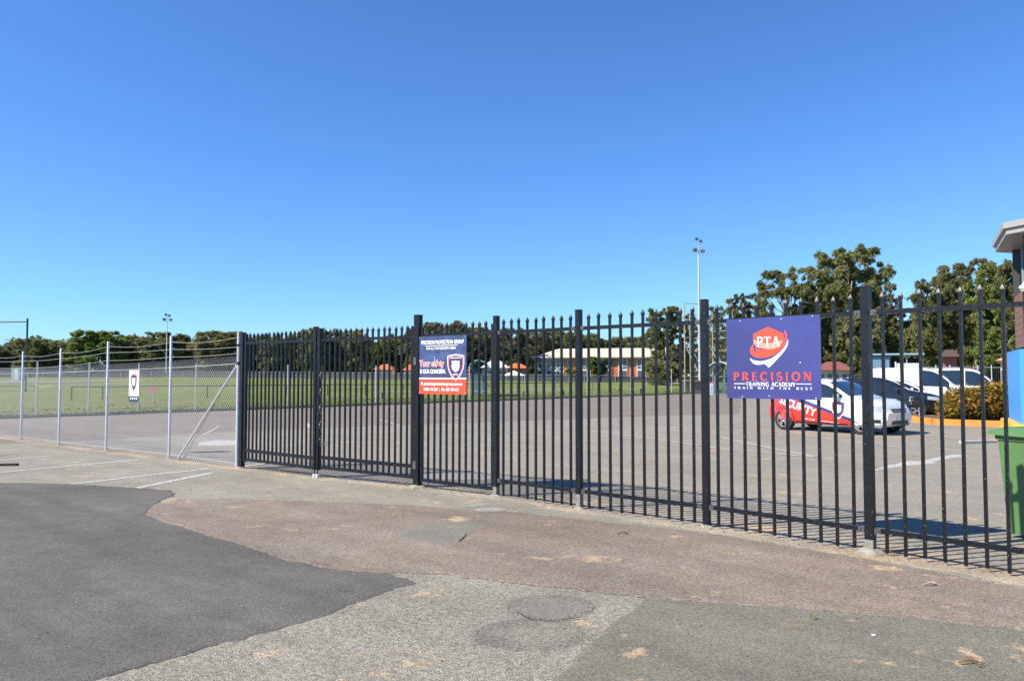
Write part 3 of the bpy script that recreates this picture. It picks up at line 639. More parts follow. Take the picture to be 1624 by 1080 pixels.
a, b = U(438,466), U(693,350); roman('PTA', a[0], b[0], a[1], b[1]-a[1], WHITE, r, 5)
a, b = U(165,824), U(1015,728); roman('PRECISION', a[0], b[0], a[1]+.0, H*.10, RED, r, 1, .36)
a, b = U(308,882), U(848,838); roman('TRAINING ACADEMY', a[0], b[0], a[1], H*.046, WHITE, r, 1, .10)
a, b = U(168,915), U(1020,890); roman('TRAIN WITH THE BEST', a[0], b[0], a[1], H*.028, WHITE, r, 1, .55)
for x0, x1 in ((172,302),(853,1012)):
    a, b = U(x0,859), U(x1,859); flat(r, 'rule', [(a[0],a[1]-.003),(b[0],b[1]-.003),(b[0],b[1]+.003),(a[0],a[1]+.003)], WHITE, 1)
screws(r, [U(*p) for p in ((252,180),(710,165),(1033,135),(268,1000),(570,990),(1056,1010),(902,632))])
# notice board on the narrow gate
s0, s1 = on_seg(FP['p661'], FP['p785'], 666.5), on_seg(FP['p661'], FP['p785'], 742)
NB = bpy.data.materials.new('night_skyline_print'); NB.use_nodes = True
n = NB.node_tree.nodes; l = NB.node_tree.links; b = n['Principled BSDF']; b.inputs['Roughness'].default_value = .3
tc = n.new('ShaderNodeTexCoord'); t = n.new('ShaderNodeTexNoise'); t.inputs['Scale'].default_value = 5; t.inputs['Detail'].default_value = 5; l.new(tc.outputs['Object'], t.inputs['Vector'])
cr = n.new('ShaderNodeValToRGB'); cr.color_ramp.elements[0].position = .42; cr.color_ramp.elements[0].color = (.045,.05,.12,1); cr.color_ramp.elements[1].position = .75; cr.color_ramp.elements[1].color = (.07,.12,.30,1); l.new(t.outputs[0], cr.inputs[0]); l.new(cr.outputs[0], b.inputs['Base Color'])
r, W, H = board('notice_board', 'navy and red protection notice board on the narrow gate beside the tallest post', s0, s1, 1.335, 2.15, NB)
def U(x, y): u = (x-180)/505; v = (y-(345-8*u))/(625+20*u); return (u*W, (1-v)*H)
Z = lambda y: U(430, y)[1]
flat(r, 'red_band', [(0,0),(W,0),(W,Z(812)),(0,Z(812))], RED, 1); flat(r, 'white_band', [(0,Z(811)),(W,Z(811)),(W,Z(797)),(0,Z(797))], WHITE, 1)
flat(r, 'rule', [U(250,452),U(595,447),U(595,440),U(250,445)], WHITE, 1)
text('PRECISION PROTECTION GROUP', .072, WHITE, r, W/2, Z(428), 1, 'CENTER', .0022, .72)
text('FOR ALL YOUR SECURITY NEEDS', .048, WHITE, r, U(420,0)[0], Z(488), 1, 'CENTER', .0012, .76)
text('Your safety', .125, WHITE, r, U(190,0)[0], Z(672), 1, 'LEFT', .006, .78); text('Your safety', .125, RED, r, U(190,0)[0], Z(672), 2, 'LEFT', .001, .78)
text('IS OUR CONCERN.', .076, WHITE, r, U(195,0)[0], Z(748), 1, 'LEFT', .003, .74)
text('precisionprotectiongroup.com.au', .062, WHITE, r, U(238,0)[0], Z(878), 2, 'LEFT', .0014, .84)
flat(r, 'globe_icon', [(U(217,860)[0]+.018*math.cos(R(20*k)), Z(862)+.022*math.sin(R(20*k))) for k in range(18)], WHITE, 2)
text('0404 176 289  |  ML: 000 104 651', .056, WHITE, r, U(425,0)[0], Z(938), 2, 'CENTER', .0014, .84)
flat(r, 'tower_print', [U(352,560),U(354,560),U(358,640),U(348,640)], mat('pale_blue_print', (.35,.5,.8), .4), 1)
a = U(577,670); shield(r, a[0], a[1], W*.345, 3)
screws(r, [(.02,H-.02),(W-.02,H-.02),(.02,.02),(W-.02,.02)])
# shield panel hung on the chain-link fence
s0, s1 = on_seg(FP['g268'], FP['g169'], 206.5), on_seg(FP['g268'], FP['g169'], 222)
r, W, H = board('shield_sign', 'small upright white panel with a navy and red shield, hung on the chain-link fence', s0, s1, 1.06, 1.70, WHITE, outd=.012)
flat(r, 'navy_strip', [(0,0),(W,0),(W,H*.185),(0,H*.185)], NAVY, 1); text('24 HR', .05, WHITE, r, W/2, H*.075, 2, 'CENTER', .002, 1.3) if False else None
mb = MB(); [MB().add([(W*x-.022,-.002,H*.08),(W*x+.022,-.002,H*.08),(W*x+.022,-.002,H*.135),(W*x-.022,-.002,H*.135)], [(0,1,2,3)]).build('small_print', WHITE, r) for x in (.2,.4,.6,.8)]
shield(r, W/2, H*.64, H*.50, 2, False, .80)
# ================================================================== WHEELIE BIN
M_bin = mat('green_bin_plastic', (.075,.17,.06), .42, var=.1, vscale=6)
bx = G(1599, 851); bn_ = thing('wheelie_bin', 'green wheeled rubbish bin at the right edge behind the picket fence', 'bin', (bx[0]+.02, bx[1]+.02, 0), R(-74))
# local: x along the visible side, y away from the street
def frustum(mb, x0, x1, y0, y1, z0, X0, X1, Y0, Y1, z1): 
    mb.add([(x0,y0,z0),(x1,y0,z0),(x1,y1,z0),(x0,y1,z0),(X0,Y0,z1),(X1,Y0,z1),(X1,Y1,z1),(X0,Y1,z1)], [(0,3,2,1),(4,5,6,7),(0,1,5,4),(1,2,6,5),(2,3,7,6),(3,0,4,7)])
mb = MB(); frustum(mb, 0,.60,0,.46,.04, -.06,.68,-.04,.54,.96); frustum(mb, -.075,.695,-.055,.555,.955, -.08,.70,-.06,.56,1.0)
for i in range(3): mb.box((.1+.2*i, -.012, .93), (.012,.05,.05))
mb.build('body', M_bin, bn_)
mb = MB(); frustum(mb, -.13,.73,-.10,.58,1.003, -.12,.72,-.09,.57,1.05); frustum(mb, -.10,.70,-.07,.55,1.05, -.02,.62,.0,.48,1.085); mb.build('lid', M_bin, bn_)
for y in (.02,.44): MB().lathe([(.0,-.02),(.1,-.02),(.1,.02),(0,.02)], 16, o=(.62,y,.10)).build('wheel', RUBBER, bn_)
MB().tube([(.76,0,.98),(.76,.5,.98)], .014, 8).build('handle', M_bin, bn_)
# ================================================================== OCTAGONAL KIOSK
KC = (15.9, 18.4)
M_blue = mat('sky_blue_wall_paint', (.045,.24,.62), .5, var=.05, vscale=2)
M_yel = mat('yellow_kerb_paint', (.70,.36,.015), .55, var=.12, vscale=5)
M_ork = mat('orange_kerb_paint', (.62,.22,.035), .65, var=.15, vscale=4)
def octa(r, rot=R(22.5)): return [(r*math.cos(rot+math.pi/4*k), r*math.sin(rot+math.pi/4*k)) for k in range(8)]
def prism(p0, z0, p1, z1, mb=None):
    mb = mb or MB(); n = len(p0); return mb.add([(*p, z0) for p in p0]+[(*p, z1) for p in p1], [(i,(i+1)%n,n+(i+1)%n,n+i) for i in range(n)]+[tuple(range(n))[::-1], tuple(range(n, 2*n))])
ki = thing('kiosk', 'eight-sided kiosk with pale overhanging roof, brown boards and blue base at the right edge', 'kiosk', (*KC, 0))
KR = R(-5)
prism(octa(4.05,KR),0,octa(4.0,KR),.44).build('yellow_plinth', M_yel, ki)
prism(octa(3.80,KR),.44,octa(3.80,KR),2.22).build('blue_wall', M_blue, ki)
prism(octa(3.5,KR),2.22,octa(3.5,KR),2.3).build('sill', mat('dark_trim', (.03,.03,.035), .5), ki)
M_brn = mat('brown_board', (.16,.085,.065), .7, var=.2, vscale=6)
ow = octa(3.58,KR)
for side in range(8):
    a, b = Vector(ow[side]), Vector(ow[(side+1)%8]); v = (a+b)/2; wx, wy = v.x+KC[0], v.y+KC[1]
    if wx*v.x+wy*v.y > 0 and v.x > 0: continue          # boards on the faces that can be seen
    d = (b-a).normalized(); L = (b-a).length
    for k in range(9):
        o = MB().box((0,0,0), (L-.01,.03,.148)).build('board', M_brn, ki); o.location = (v.x, v.y, 2.38+.155*k); o.rotation_euler = (R(4)*0, 0, math.atan2(d.y, d.x))
prism(octa(3.52,KR),2.3,octa(3.52,KR),3.72).build('wall_core', mat('dark_board_gap', (.05,.03,.025), .8), ki)
M_dkg = mat('dark_glass', (.008,.009,.012), .35, spec=.3)
ow = octa(3.5,KR)
for k in range(8):
    p = ow[k]; MB().box((p[0],p[1],4.35), (.17,.17,1.28), rz=KR+k*math.pi/4).build('column', mat('dark_column', (.018,.018,.022), .5), ki)
    q = ow[(k+1)%8]; c = ((p[0]+q[0])/2, (p[1]+q[1])/2); an_ = math.atan2(q[1]-p[1], q[0]-p[0]); L = math.hypot(q[0]-p[0], q[1]-p[1])
    w_ = MB().box((0,0,0), (L-.28,.03,1.2)).build('window', M_dkg, ki); w_.location = (c[0]*.985,c[1]*.985,4.33); w_.rotation_euler = (0,0,an_)
    MB().box((-.3,-.03,0), (.05,.05,1.22)).box((.4,-.03,0), (.05,.05,1.22)).build('mullion', mat('grey_frame', (.25,.30,.36), .5), w_)
M_sof = mat('beige_soffit', (.36,.32,.26), .8, var=.1, vscale=3)
prism(octa(4.0,KR),4.985,octa(3.2,KR),4.99).build('soffit', M_sof, ki)
oe = octa(3.98,KR); 
for k in range(8):
    p, q = Vector(oe[k]), Vector(oe[(k+1)%8]); MB().bar((p.x*.4,p.y*.4,4.975), (p.x*.99,p.y*.99,4.975), .04, .012).build('cover_strip', mat('soffit_strip', (.3,.24,.17), .7), ki)
M_fas = mat('pale_grey_fascia', (.27,.265,.26), .5, var=.1, vscale=5)
prism(octa(4.02,KR),4.98,octa(4.02,KR),5.22).build('fascia', M_fas, ki); prism(octa(4.09,KR),5.12,octa(4.09,KR),5.27).build('gutter', M_fas, ki)
prism(octa(4.05,KR),5.272,octa(.3,KR),5.75).build('roof', mat('grey_roof_sheet', (.32,.33,.34), .45, .3), ki)
# ================================================================== GARDEN BED, KERB, HEDGE
ka = G(1481, 673); kb = (15.2, 24.4); kc = (17.5, 29.5)
def kerbrun(name, pts, w_, h_, m, label, cat):
    r = thing(name, label, cat, (*pts[0], 0)); o = Vector(pts[0])
    for i in range(len(pts)-1):
        a, b = Vector(pts[i]), Vector(pts[i+1]); n_ = max(1, int((b-a).length/1.15)); d = (b-a)/n_
        for k in range(n_):
            p = a+d*k-o; q = p+d*.992; MB().bar((p.x,p.y,h_/2), (q.x,q.y,h_/2), w_, h_).build('kerb_stone', m, r)
    return r
kerbrun('garden_kerb', [(14.3,30.2), ka, kb, (18.5,23.8)], .18, .185, M_ork, 'orange painted kerb round the garden bed under the hedge', 'kerb')
M_soil = mat('garden_soil', (.10,.065,.04), .95, var=.4, vscale=8, bump=1, bscale=20)
MB().poly([(14.4,30.2),(13.75,25.6),(15.2,24.5),(19,24),(20,30)], .12).build('garden_bed', M_soil, kind='structure')
M_hedge = leafmat('hedge_leaf', (.27,.27,.04), (.36,.27,.05), 1.2, .45, c3=(.46,.22,.05))
def leaftris(rs, C, size, asp=3., droop=0):
    N = len(C); d = rs.normal(0, 1, (N,3)); d[:,2] -= droop; d /= np.linalg.norm(d, axis=1)[:,None]
    e = np.cross(d, rs.normal(0, 1, (N,3))); e /= np.linalg.norm(e, axis=1)[:,None]+1e-9
    s = size*rs.uniform(.6, 1.4, N)[:,None]; a = d*s*asp/2; b = e*s*.62
    return np.stack([C-a+b, C-a-b, C+a], 1).reshape(-1, 3)
def leafquads(rs, C, nrm_bias, size, asp=1.8, droop=0):
    N = len(C); d = rs.normal(0, 1, (N,3)); d[:,2] -= droop; d /= np.linalg.norm(d, axis=1)[:,None]
    e = rs.normal(0, 1, (N,3))+nrm_bias; e = np.cross(d, e); e /= np.linalg.norm(e, axis=1)[:,None]+1e-9
    s = size*rs.uniform(.6, 1.4, N)[:,None]; a = d*s*asp/2; b = e*s/2
    return np.stack([C-a, C+b*.9-a*.1, C+a, C-b*.9-a*.1], 1).reshape(-1, 3)
rs = np.random.RandomState(8)
hx0, hx1 = AX(1496, 26.2), AX(1600, 26.2)+.6
hg = thing('hedge', 'clipped green and bronze hedge in the orange-kerbed garden bed', 'hedge', ((hx0+hx1)/2, 26.2, .12))
Cs = []
for k in range(26):
    u = k/25; cx = hx0+.2+(hx1-hx0-.4)*u-(hx0+hx1)/2; rr = .46+.07*math.sin(k*2.3)+rs.uniform(-.04,.04); hh = .50+.06*math.sin(k*1.1)+(.10 if u > .5 else 0)-(.12 if u < .08 else 0)
    n_ = 900; d = rs.normal(0,1,(n_,3)); d /= np.linalg.norm(d,axis=1)[:,None]; q = d*(rs.rand(n_,1)**.2)*np.array([.42,rr,hh])*(1+.1*rs.normal(0,1,(n_,1))); q += np.array([cx, rs.uniform(-.1,.1), hh*.98]); Cs.append(q[q[:,2] > .02])
C = np.concatenate(Cs); link('foliage', fastmesh('hedge_foliage', leafquads(rs, C, np.zeros(3), .075, 1.3), 4, M_hedge), hg)
mb = MB()
for k in range(14):
    x_ = -1.3+k*.2; mb.tube([(x_,0,0),(x_+rs.uniform(-.1,.1),rs.uniform(-.1,.1),.5)], [.02,.008], 5)
mb.build('stem', mat('hedge_wood', (.08,.05,.03), .9), hg)
# wheel stop at the far bay
a = G(1525,703.5); b = G(1586,701)
ws = MB().bar((a[0],a[1],.033), (b[0]+.25,b[1]-.02,.033), .15, .06).build('wheel_stop', mat('white_concrete', (.42,.41,.38), .8, var=.15, vscale=9)); tag(ws, 'white concrete wheel stop on the asphalt left of the green bin', 'wheel stop')
# ================================================================== CARS
def interp(tb, x):
    xs = [p[0] for p in tb]; ys = [p[1] for p in tb]
    return float(np.interp(x, xs, ys))
def smooth_tab(tb, L, n=120, win=4):
    xs = np.linspace(0, L, n); ys = np.array([interp(tb, x) for x in xs]); k = np.array([1,2,3,2,1.]); k /= k.sum()
    for _ in range(win):
        p = np.pad(ys, 2, mode='edge'); ys2 = np.convolve(p, k, 'valid'); ys = ys2
    return list(zip(xs, ys))
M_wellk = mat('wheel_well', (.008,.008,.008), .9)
def wheel(parent, x, y, r, side, spokes=5, rimcol=None, w_=.19):
    """one wheel at (x, y): tyre with rim, spokes and hub under it"""
    s = side; mb = MB(); ri = r*.68
    mb.lathe([(ri,-w_/2),(r*.93,-w_/2),(r,-w_*.36),(r,w_*.36),(r*.93,w_/2),(ri,w_/2),(ri,-w_/2)], 32); ty = mb.build('wheel', RUBBER, parent, smooth=35); ty.location = (x, y, r)
    RM = rimcol or ALLOY; mb = MB(); f = -s*0+(w_/2)*s   # outward face at y = f
    mb.lathe([(ri,f),(ri*.93,f-.012*s),(ri*.90,f-.09*s)], 32); 
    mb.lathe([(.0,f-.02*s),(.055,f-.02*s),(.06,f-.05*s)], 14)
    for k in range(spokes):
        t = 2*math.pi*k/spokes+.3
        for dt in ((-.13,.13) if spokes == 5 else (0,)):
            a = (.045*math.cos(t+dt), f-.028*s, .045*math.sin(t+dt)); b = (ri*.94*math.cos(t+dt*1.3), f-.016*s, ri*.94*math.sin(t+dt*1.3)); mb.bar(a, b, .045 if spokes == 5 else .055, .035)
    mb.build('rim', RM, ty, smooth=35)
    MB().lathe([(0,f-.10*s),(ri*.9,f-.10*s)], 20).build('brake_disc', BLKPL, ty)
def car(label, cat, loc, head, P, paint, group, rim=None, spokes=5, name='parked_car'):
    L, W = P['L'], P['W']; r = P.get('r', .30); xr = P['xr']; xf = xr+P['wb']
    ZT = smooth_tab(P['zt'], L); ZB = P['zb']; HWt = smooth_tab(P['hw'], L, win=6)
    root = thing(name, label, cat, (loc[0], loc[1], 0), head, group)
    tum = P.get('tumble', .25)
    def sect(x):
        hw = interp(HWt, x)*W/2; zt = interp(ZT, x); zb = min(interp(ZB, x), zt-.035); z0 = interp(P['z0'], x)
        u = max(0, min(1, (zt-zb)/.55)); re = hw*(1-.03-tum*.85*u)
        return [(0,z0),(hw*.90,z0),(hw*.965,z0+.07),(hw*.995,z0+(zb-z0)*.38),(hw,z0+(zb-z0)*.62),(hw*.992,z0+(zb-z0)*.86),(hw*.965,zb),(re,zt-.035-.045*u),(re*.94,zt-.015-.02*u),(re*.55,zt-.002),(0,zt)]
    xs = sorted(set([0,.015,.04,.08,.13]+list(np.linspace(.2, L-.2, 54))+[L-.13,L-.08,L-.04,L-.015,L]))
    mb = MB(); K = 11; ring = 2*K-2
    for x in xs:
        s = sect(x); pts = [(x,-y,z) for y, z in s]+[(x,y,z) for y, z in s[-2:0:-1]]; mb.v += pts
    n = len(xs)
    for i in range(n-1):
        for k in range(ring): a = i*ring+k; b = i*ring+(k+1)%ring; mb.f.append((a,b,b+ring,a+ring)); mb.m.append(0)
    mb.f.append(tuple(range(ring))); mb.m.append(0); mb.f.append(tuple(range((n-1)*ring, n*ring))[::-1]); mb.m.append(0)
    mb.f = [f[::-1] for f in mb.f]
    body = mb.build('body', [paint, M_wellk], root)
    for wx in (xr, xf):
        for s in (-1, 1):
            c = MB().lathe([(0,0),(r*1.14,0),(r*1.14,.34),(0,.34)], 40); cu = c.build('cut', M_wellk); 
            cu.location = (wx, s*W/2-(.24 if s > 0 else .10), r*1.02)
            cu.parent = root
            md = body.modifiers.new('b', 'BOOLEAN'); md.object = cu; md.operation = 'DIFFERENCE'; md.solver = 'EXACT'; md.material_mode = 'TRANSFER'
    dg = bpy.context.evaluated_depsgraph_get(); dg.update(); me = bpy.data.meshes.new_from_object(body.evaluated_get(dg)); body.modifiers.clear(); body.data = me
    for o in [o for o in root.children if o.name.startswith('cut')]: bpy.data.objects.remove(o)
    me.shade_smooth(); me.set_sharp_from_angle(angle=R(58))
    def sy(x, z):                        # half width of the skin at height z
        s = sect(x)[1:9]; 
        for (y0,z0),(y1,z1) in zip(s[:-1], s[1:]):
            if z0 <= z <= z1: return y0+(y1-y0)*(z-z0)/max(1e-6, z1-z0)
        return s[-1][0] if z > s[-1][1] else s[0][0]
    def side_panel(nm, x0, x1, zlo, zhi, m, sd=-1, out=.004, nx=14, nz=4, parent=root):
        vs = []; fs = []; ok = []
        for i in range(nx+1):
            x = x0+(x1-x0)*i/nx; a = zlo(x) if callable(zlo) else zlo; b = zhi(x) if callable(zhi) else zhi; b = max(b, a+.001)
            for j in range(nz+1): z = a+(b-a)*j/nz; vs.append((x, sd*(sy(x,z)+out), z))
        for i in range(nx):
            for j in range(nz): a = i*(nz+1)+j; fs.append((a,a+1,a+nz+2,a+nz+1))
        return MB().add(vs, fs).build(nm, m, parent, smooth=40)
    belt = lambda x: min(interp(ZB,x), interp(ZT,x)-.035)+.035
    redge = lambda x: interp(ZT,x)-.035-.045*max(0,min(1,(interp(ZT,x)-interp(ZB,x))/.55))-.035
    for sd in (-1,1):
        for x0, x1 in P['win']: side_panel('window', x0, x1, belt, redge, GLASS, sd)
        for x0, x1 in P.get('seams', []):
            side_panel('door_seam', x0-.004, x1+.004, lambda x: interp(P['z0'],x)+.09, lambda x: belt(x)-.02, BLKPL, sd, .0015, 1, 6)
        side_panel('sill_trim', xr+r*1.25, xf-r*1.25, lambda x: interp(P['z0'],x)+.03, lambda x: interp(P['z0'],x)+.07, BLKPL, sd, .003, 8, 1)
        for x in P.get('handles', []): MB().box((x, sd*(sy(x, P['zh'])+.018), P['zh']), (.15,.03,.028)).build('door_handle', paint, root)
        xm = P['xm']; zm = interp(ZB, xm)+.07
        mi = MB().box((xm, sd*(sy(xm, zm)+.11), zm+.02), (.10,.17,.13)); mi.box((xm+.02, sd*(sy(xm, zm)+.03), zm-.02), (.06,.08,.04))
        mo = mi.build('mirror', paint if not P.get('dark_mirror') else BLKPL, root); bv = mo.modifiers.new('bevel', 'BEVEL'); bv.width = .025; bv.segments = 2
        xh0, xh1, zh0, zh1 = P['head']
        hl = side_panel('headlight', xh0, xh1, lambda x: zh0+(xh1-x)*.12, lambda x: zh1-(x-xh0)*.12, mat('headlight_glass', (.38,.42,.45), .08, coat=1), sd, .008, 8, 3)
        side_panel('tail_light', .02, .16, P['tail'][0], P['tail'][1], mat('tail_red', (.5,.01,.01), .15, coat=1), sd, .008, 4, 3)
        side_panel('fog_light', L-.30, L-.14, .33, .42, BLKPL, sd, .006, 4, 2)
    # windscreen and rear glass follow the skin
    def top_panel(nm, x0, x1, fy, m, nx=10, ny=8, up=.006):
        vs = []; fs = []
        for i in range(nx+1):
            x = x0+(x1-x0)*i/nx; s = sect(x); pts = s[7:]
            for j in range(ny+1):
                y = (-1+2*j/ny)*s[7][0]*fy; ya = abs(y); z = float(np.interp(ya, [p[0] for p in pts[::-1]], [p[1] for p in pts[::-1]])); vs.append((x+ (up if nm == 'windscreen' else -up), y, z+up))
        for i in range(nx):
            for j in range(ny): a = i*(ny+1)+j; fs.append((a,a+ny+1,a+ny+2,a+1))
        return MB().add(vs, fs).build(nm, m, root, smooth=50)
    top_panel('windscreen', P['ws'][0], P['ws'][1], .93, GLASS); top_panel('rear_window', P['rw'][0], P['rw'][1], .86, GLASS)
    # front: grille, intake, plate, badge bar
    g0, g1 = P['grille']; hwf = interp(HWt, L-.04)*W/2
    MB().box((L-.055, 0, (g0+g1)/2), (.10, hwf*1.05, g1-g0)).build('grille', BLKPL, root); MB().box((L-.01, 0, (g0+g1)/2+.0), (.02, hwf*1.0, .02)).build('grille_bar', ALLOY, root)
    MB().box((L-.02, 0, .335), (.06, hwf*1.25, .10)).build('air_intake', BLKPL, root)
    MB().box((L+.006, 0, .45), (.012, .37, .11)).build('number_plate', mat('plate_white', (.7,.7,.66), .5), root)
    for x, sp in ((xr, 1), (xf, 1)):
        for s in (-1, 1): wheel(root, x, s*(W/2-.115), r, s, spokes, rim)
    # underbody shadow box: the floor pan
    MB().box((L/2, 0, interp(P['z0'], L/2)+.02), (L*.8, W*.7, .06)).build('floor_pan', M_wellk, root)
    return root, side_panel, sy, sect, belt
hatch = dict(L=3.60, W=1.69, r=.31, xr=.56, wb=2.39, xm=2.30, zh=.86,
  zt=[(0,.50),(.015,.72),(.04,.92),(.16,1.20),(.36,1.41),(.7,1.475),(1.3,1.51),(1.70,1.49),(1.95,1.42),(2.20,1.27),(2.62,1.02),(2.80,.985),(3.15,.945),(3.38,.87),(3.52,.74),(3.585,.60),(3.60,.46)],
  zb=[(0,.80),(.3,.95),(1.5,.94),(2.7,.93),(3.2,.84),(3.6,.55)], hw=[(0,.80),(.12,.92),(.4,.98),(.8,1),(2.9,1),(3.2,.98),(3.42,.92),(3.53,.82),(3.60,.62)],
  z0=[(0,.30),(.3,.22),(3.2,.20),(3.45,.21),(3.56,.27),(3.6,.34)], win=[(.50,.98),(1.04,1.58),(1.65,2.42)], seams=[(.95,.95),(1.615,1.615),(2.50,2.50)], handles=[1.12,1.80], head=(3.10,3.46,.62,.82), tail=(.72,1.0), ws=(1.92,2.58), rw=(.10,.36), grille=(.60,.70))
hatch_nose = 1
sedan = dict(hatch); sedan.update(L=4.35, W=1.78, r=.33, xr=.72, wb=2.65, xm=2.72, zh=.88,
  zt=[(0,.55),(.02,.80),(.06,1.0),(.3,1.25),(.6,1.42),(1.0,1.49),(1.7,1.53),(2.1,1.50),(2.5,1.38),(3.15,1.02),(3.5,.97),(3.9,.89),(4.15,.80),(4.28,.68),(4.35,.50)],
  zb=[(0,.85),(.5,.98),(2,.96),(3.1,.93),(3.8,.82),(4.35,.55)], hw=[(0,.80),(.15,.92),(.5,.98),(1,1),(3.3,1),(3.8,.96),(4.1,.86),(4.26,.74),(4.35,.62)],
  z0=[(0,.30),(.3,.22),(3.9,.20),(4.35,.24)], win=[(.55,1.05),(1.12,1.90),(1.98,2.95)], seams=[(1.08,1.08),(1.94,1.94),(2.95,2.95)], handles=[1.3,2.15], head=(3.72,4.16,.64,.82), tail=(.75,1.05), ws=(2.42,3.10), rw=(.14,.55), grille=(.52,.66))
van = dict(hatch); van.update(L=4.45, W=1.80, r=.33, xr=.75, wb=2.70, xm=3.28, zh=1.0, tumble=.16,
  zt=[(0,.60),(.01,1.3),(.03,1.7),(.12,1.86),(.5,1.93),(2.2,1.95),(2.7,1.90),(3.0,1.76),(3.65,1.14),(3.9,1.06),(4.2,.94),(4.36,.78),(4.45,.5)],
  zb=[(0,1.1),(2,1.1),(3.4,1.06),(3.9,.88),(4.45,.6)], hw=[(0,.92),(.1,.97),(.4,1),(3.6,1),(4.0,.95),(4.25,.84),(4.38,.74),(4.45,.64)],
  z0=[(0,.32),(.3,.24),(4.0,.22),(4.45,.26)], win=[(2.35,3.38)], seams=[(2.28,2.28),(1.2,1.2),(3.3,3.3)], handles=[2.4,1.35], head=(3.80,4.2,.72,.98), tail=(.9,1.25), ws=(2.95,3.58), rw=(.015,.05), grille=(.56,.72), dark_mirror=True)
van2 = dict(van); van2['win'] = [(1.35,2.22),(2.35,3.38)]
P_white = mat('white_car_paint', (.74,.74,.74), .25, coat=1); P_black = mat('black_car_paint', (.010,.011,.015), .25, coat=1)
P_silv = mat('silver_bumper', (.62,.64,.65), .3, .3, coat=.5)
# white paint with red and navy wrap film on the rear half
P_wrap = bpy.data.materials.new('wrapped_white_paint'); P_wrap.use_nodes = True
n = P_wrap.node_tree.nodes; l = P_wrap.node_tree.links; b = n['Principled BSDF']; b.inputs['Roughness'].default_value = .25; b.inputs['Coat Weight'].default_value = 1; b.inputs['Coat Roughness'].default_value = .04
tc = n.new('ShaderNodeTexCoord'); sp = n.new('ShaderNodeSeparateXYZ'); l.new(tc.outputs['Object'], sp.inputs[0])
def mth(op, a, c):
    q = n.new('ShaderNodeMath'); q.operation = op
    for i, s in ((0,a),(1,c)):
        if isinstance(s, (int,float)): q.inputs[i].default_value = s
        else: l.new(s, q.inputs[i])
    return q.outputs[0]
h = mth('ADD', sp.outputs[2], mth('MULTIPLY', sp.outputs[0], .33))          # height above a line sloping down to the front
red = mth('LESS_THAN', h, 1.215); nav = mth('LESS_THAN', h, 1.315)
cab = mth('LESS_THAN', sp.outputs[0], 2.75); red = mth('MULTIPLY', red, cab); nav = mth('MULTIPLY', nav, cab)
m1 = n.new('ShaderNodeMix'); m1.data_type = 'RGBA'; l.new(nav, m1.inputs[0]); m1.inputs[6].default_value = (.80,.80,.80,1); m1.inputs[7].default_value = (.03,.035,.16,1)
m2 = n.new('ShaderNodeMix'); m2.data_type = 'RGBA'; l.new(red, m2.inputs[0]); l.new(m1.outputs[2], m2.inputs[6]); m2.inputs[7].default_value = (.75,.035,.025,1); l.new(m2.outputs[2], b.inputs['Base Color'])
HEAD = -R(54)
rw = G(1243, 681.5); near = Vector(rw); hd = Vector((math.cos(HEAD), math.sin(HEAD))); lf = Vector((-hd.y, hd.x))
c0_ = near-hd*hatch['xr']+lf*(hatch['W']/2-.03)
root, sp_, sy, sect, belt = car('white hatchback with red lower doors lettered SECURITY, behind the purple sign', 'car', c0_, HEAD, hatch, P_wrap, 'cars parked in the lot', rim=mat('dark_rim', (.42,.42,.43), .3, .8), name='security_car')
side = lambda x, z, lay: (x, -(sy(x, z)+.004+lay), z)
me = text('SECURITY', .30, WHITE, root, .42, .80, 1, 'LEFT', .006, .92, rot=-math.atan(.33)*.93, fn=side)
text('0404 176 289', .055, WHITE, root, 1.28, .345, 1, 'LEFT', .001, rot=-.10, fn=side); text('precisionprotectiongroup.com.au', .045, WHITE, root, 1.72, .315, 1, 'LEFT', .0008, rot=-.08, fn=side)
shield(root, 2.32, .68, .42, 1, False, 1.0, fn=side)
bk = G(1455, 662.5); hd2 = -R(30); d2 = Vector((math.cos(hd2), math.sin(hd2))); l2 = Vector((-d2.y, d2.x)); xf = sedan['xr']+sedan['wb']
car('black hatchback with silver five-spoke wheels, parked left of the hedge', 'car', Vector(bk)-d2*xf+l2*.86, hd2, sedan, P_black, 'cars parked in the lot')
hd3 = -R(30)
def pf(px, Y): return Vector((AX(px, Y), Y))
d3 = Vector((math.cos(hd3), math.sin(hd3)))
car('white sedan between the black hatchback and the white van', 'car', pf(1516, 31.2)-d3*4.25, hd3, sedan, P_white, 'cars parked in the lot')
car('white van with windowless rear side, nearer of the two vans', 'van', pf(1556, 34.0)-d3*4.6, hd3, van, P_white, 'vans parked in the lot', spokes=6, name='parked_van')
car('white van with a dark rear side window, farther of the two vans', 'van', pf(1618, 36.6)-d3*4.6, hd3, van2, P_white, 'vans parked in the lot', spokes=6, name='parked_van')
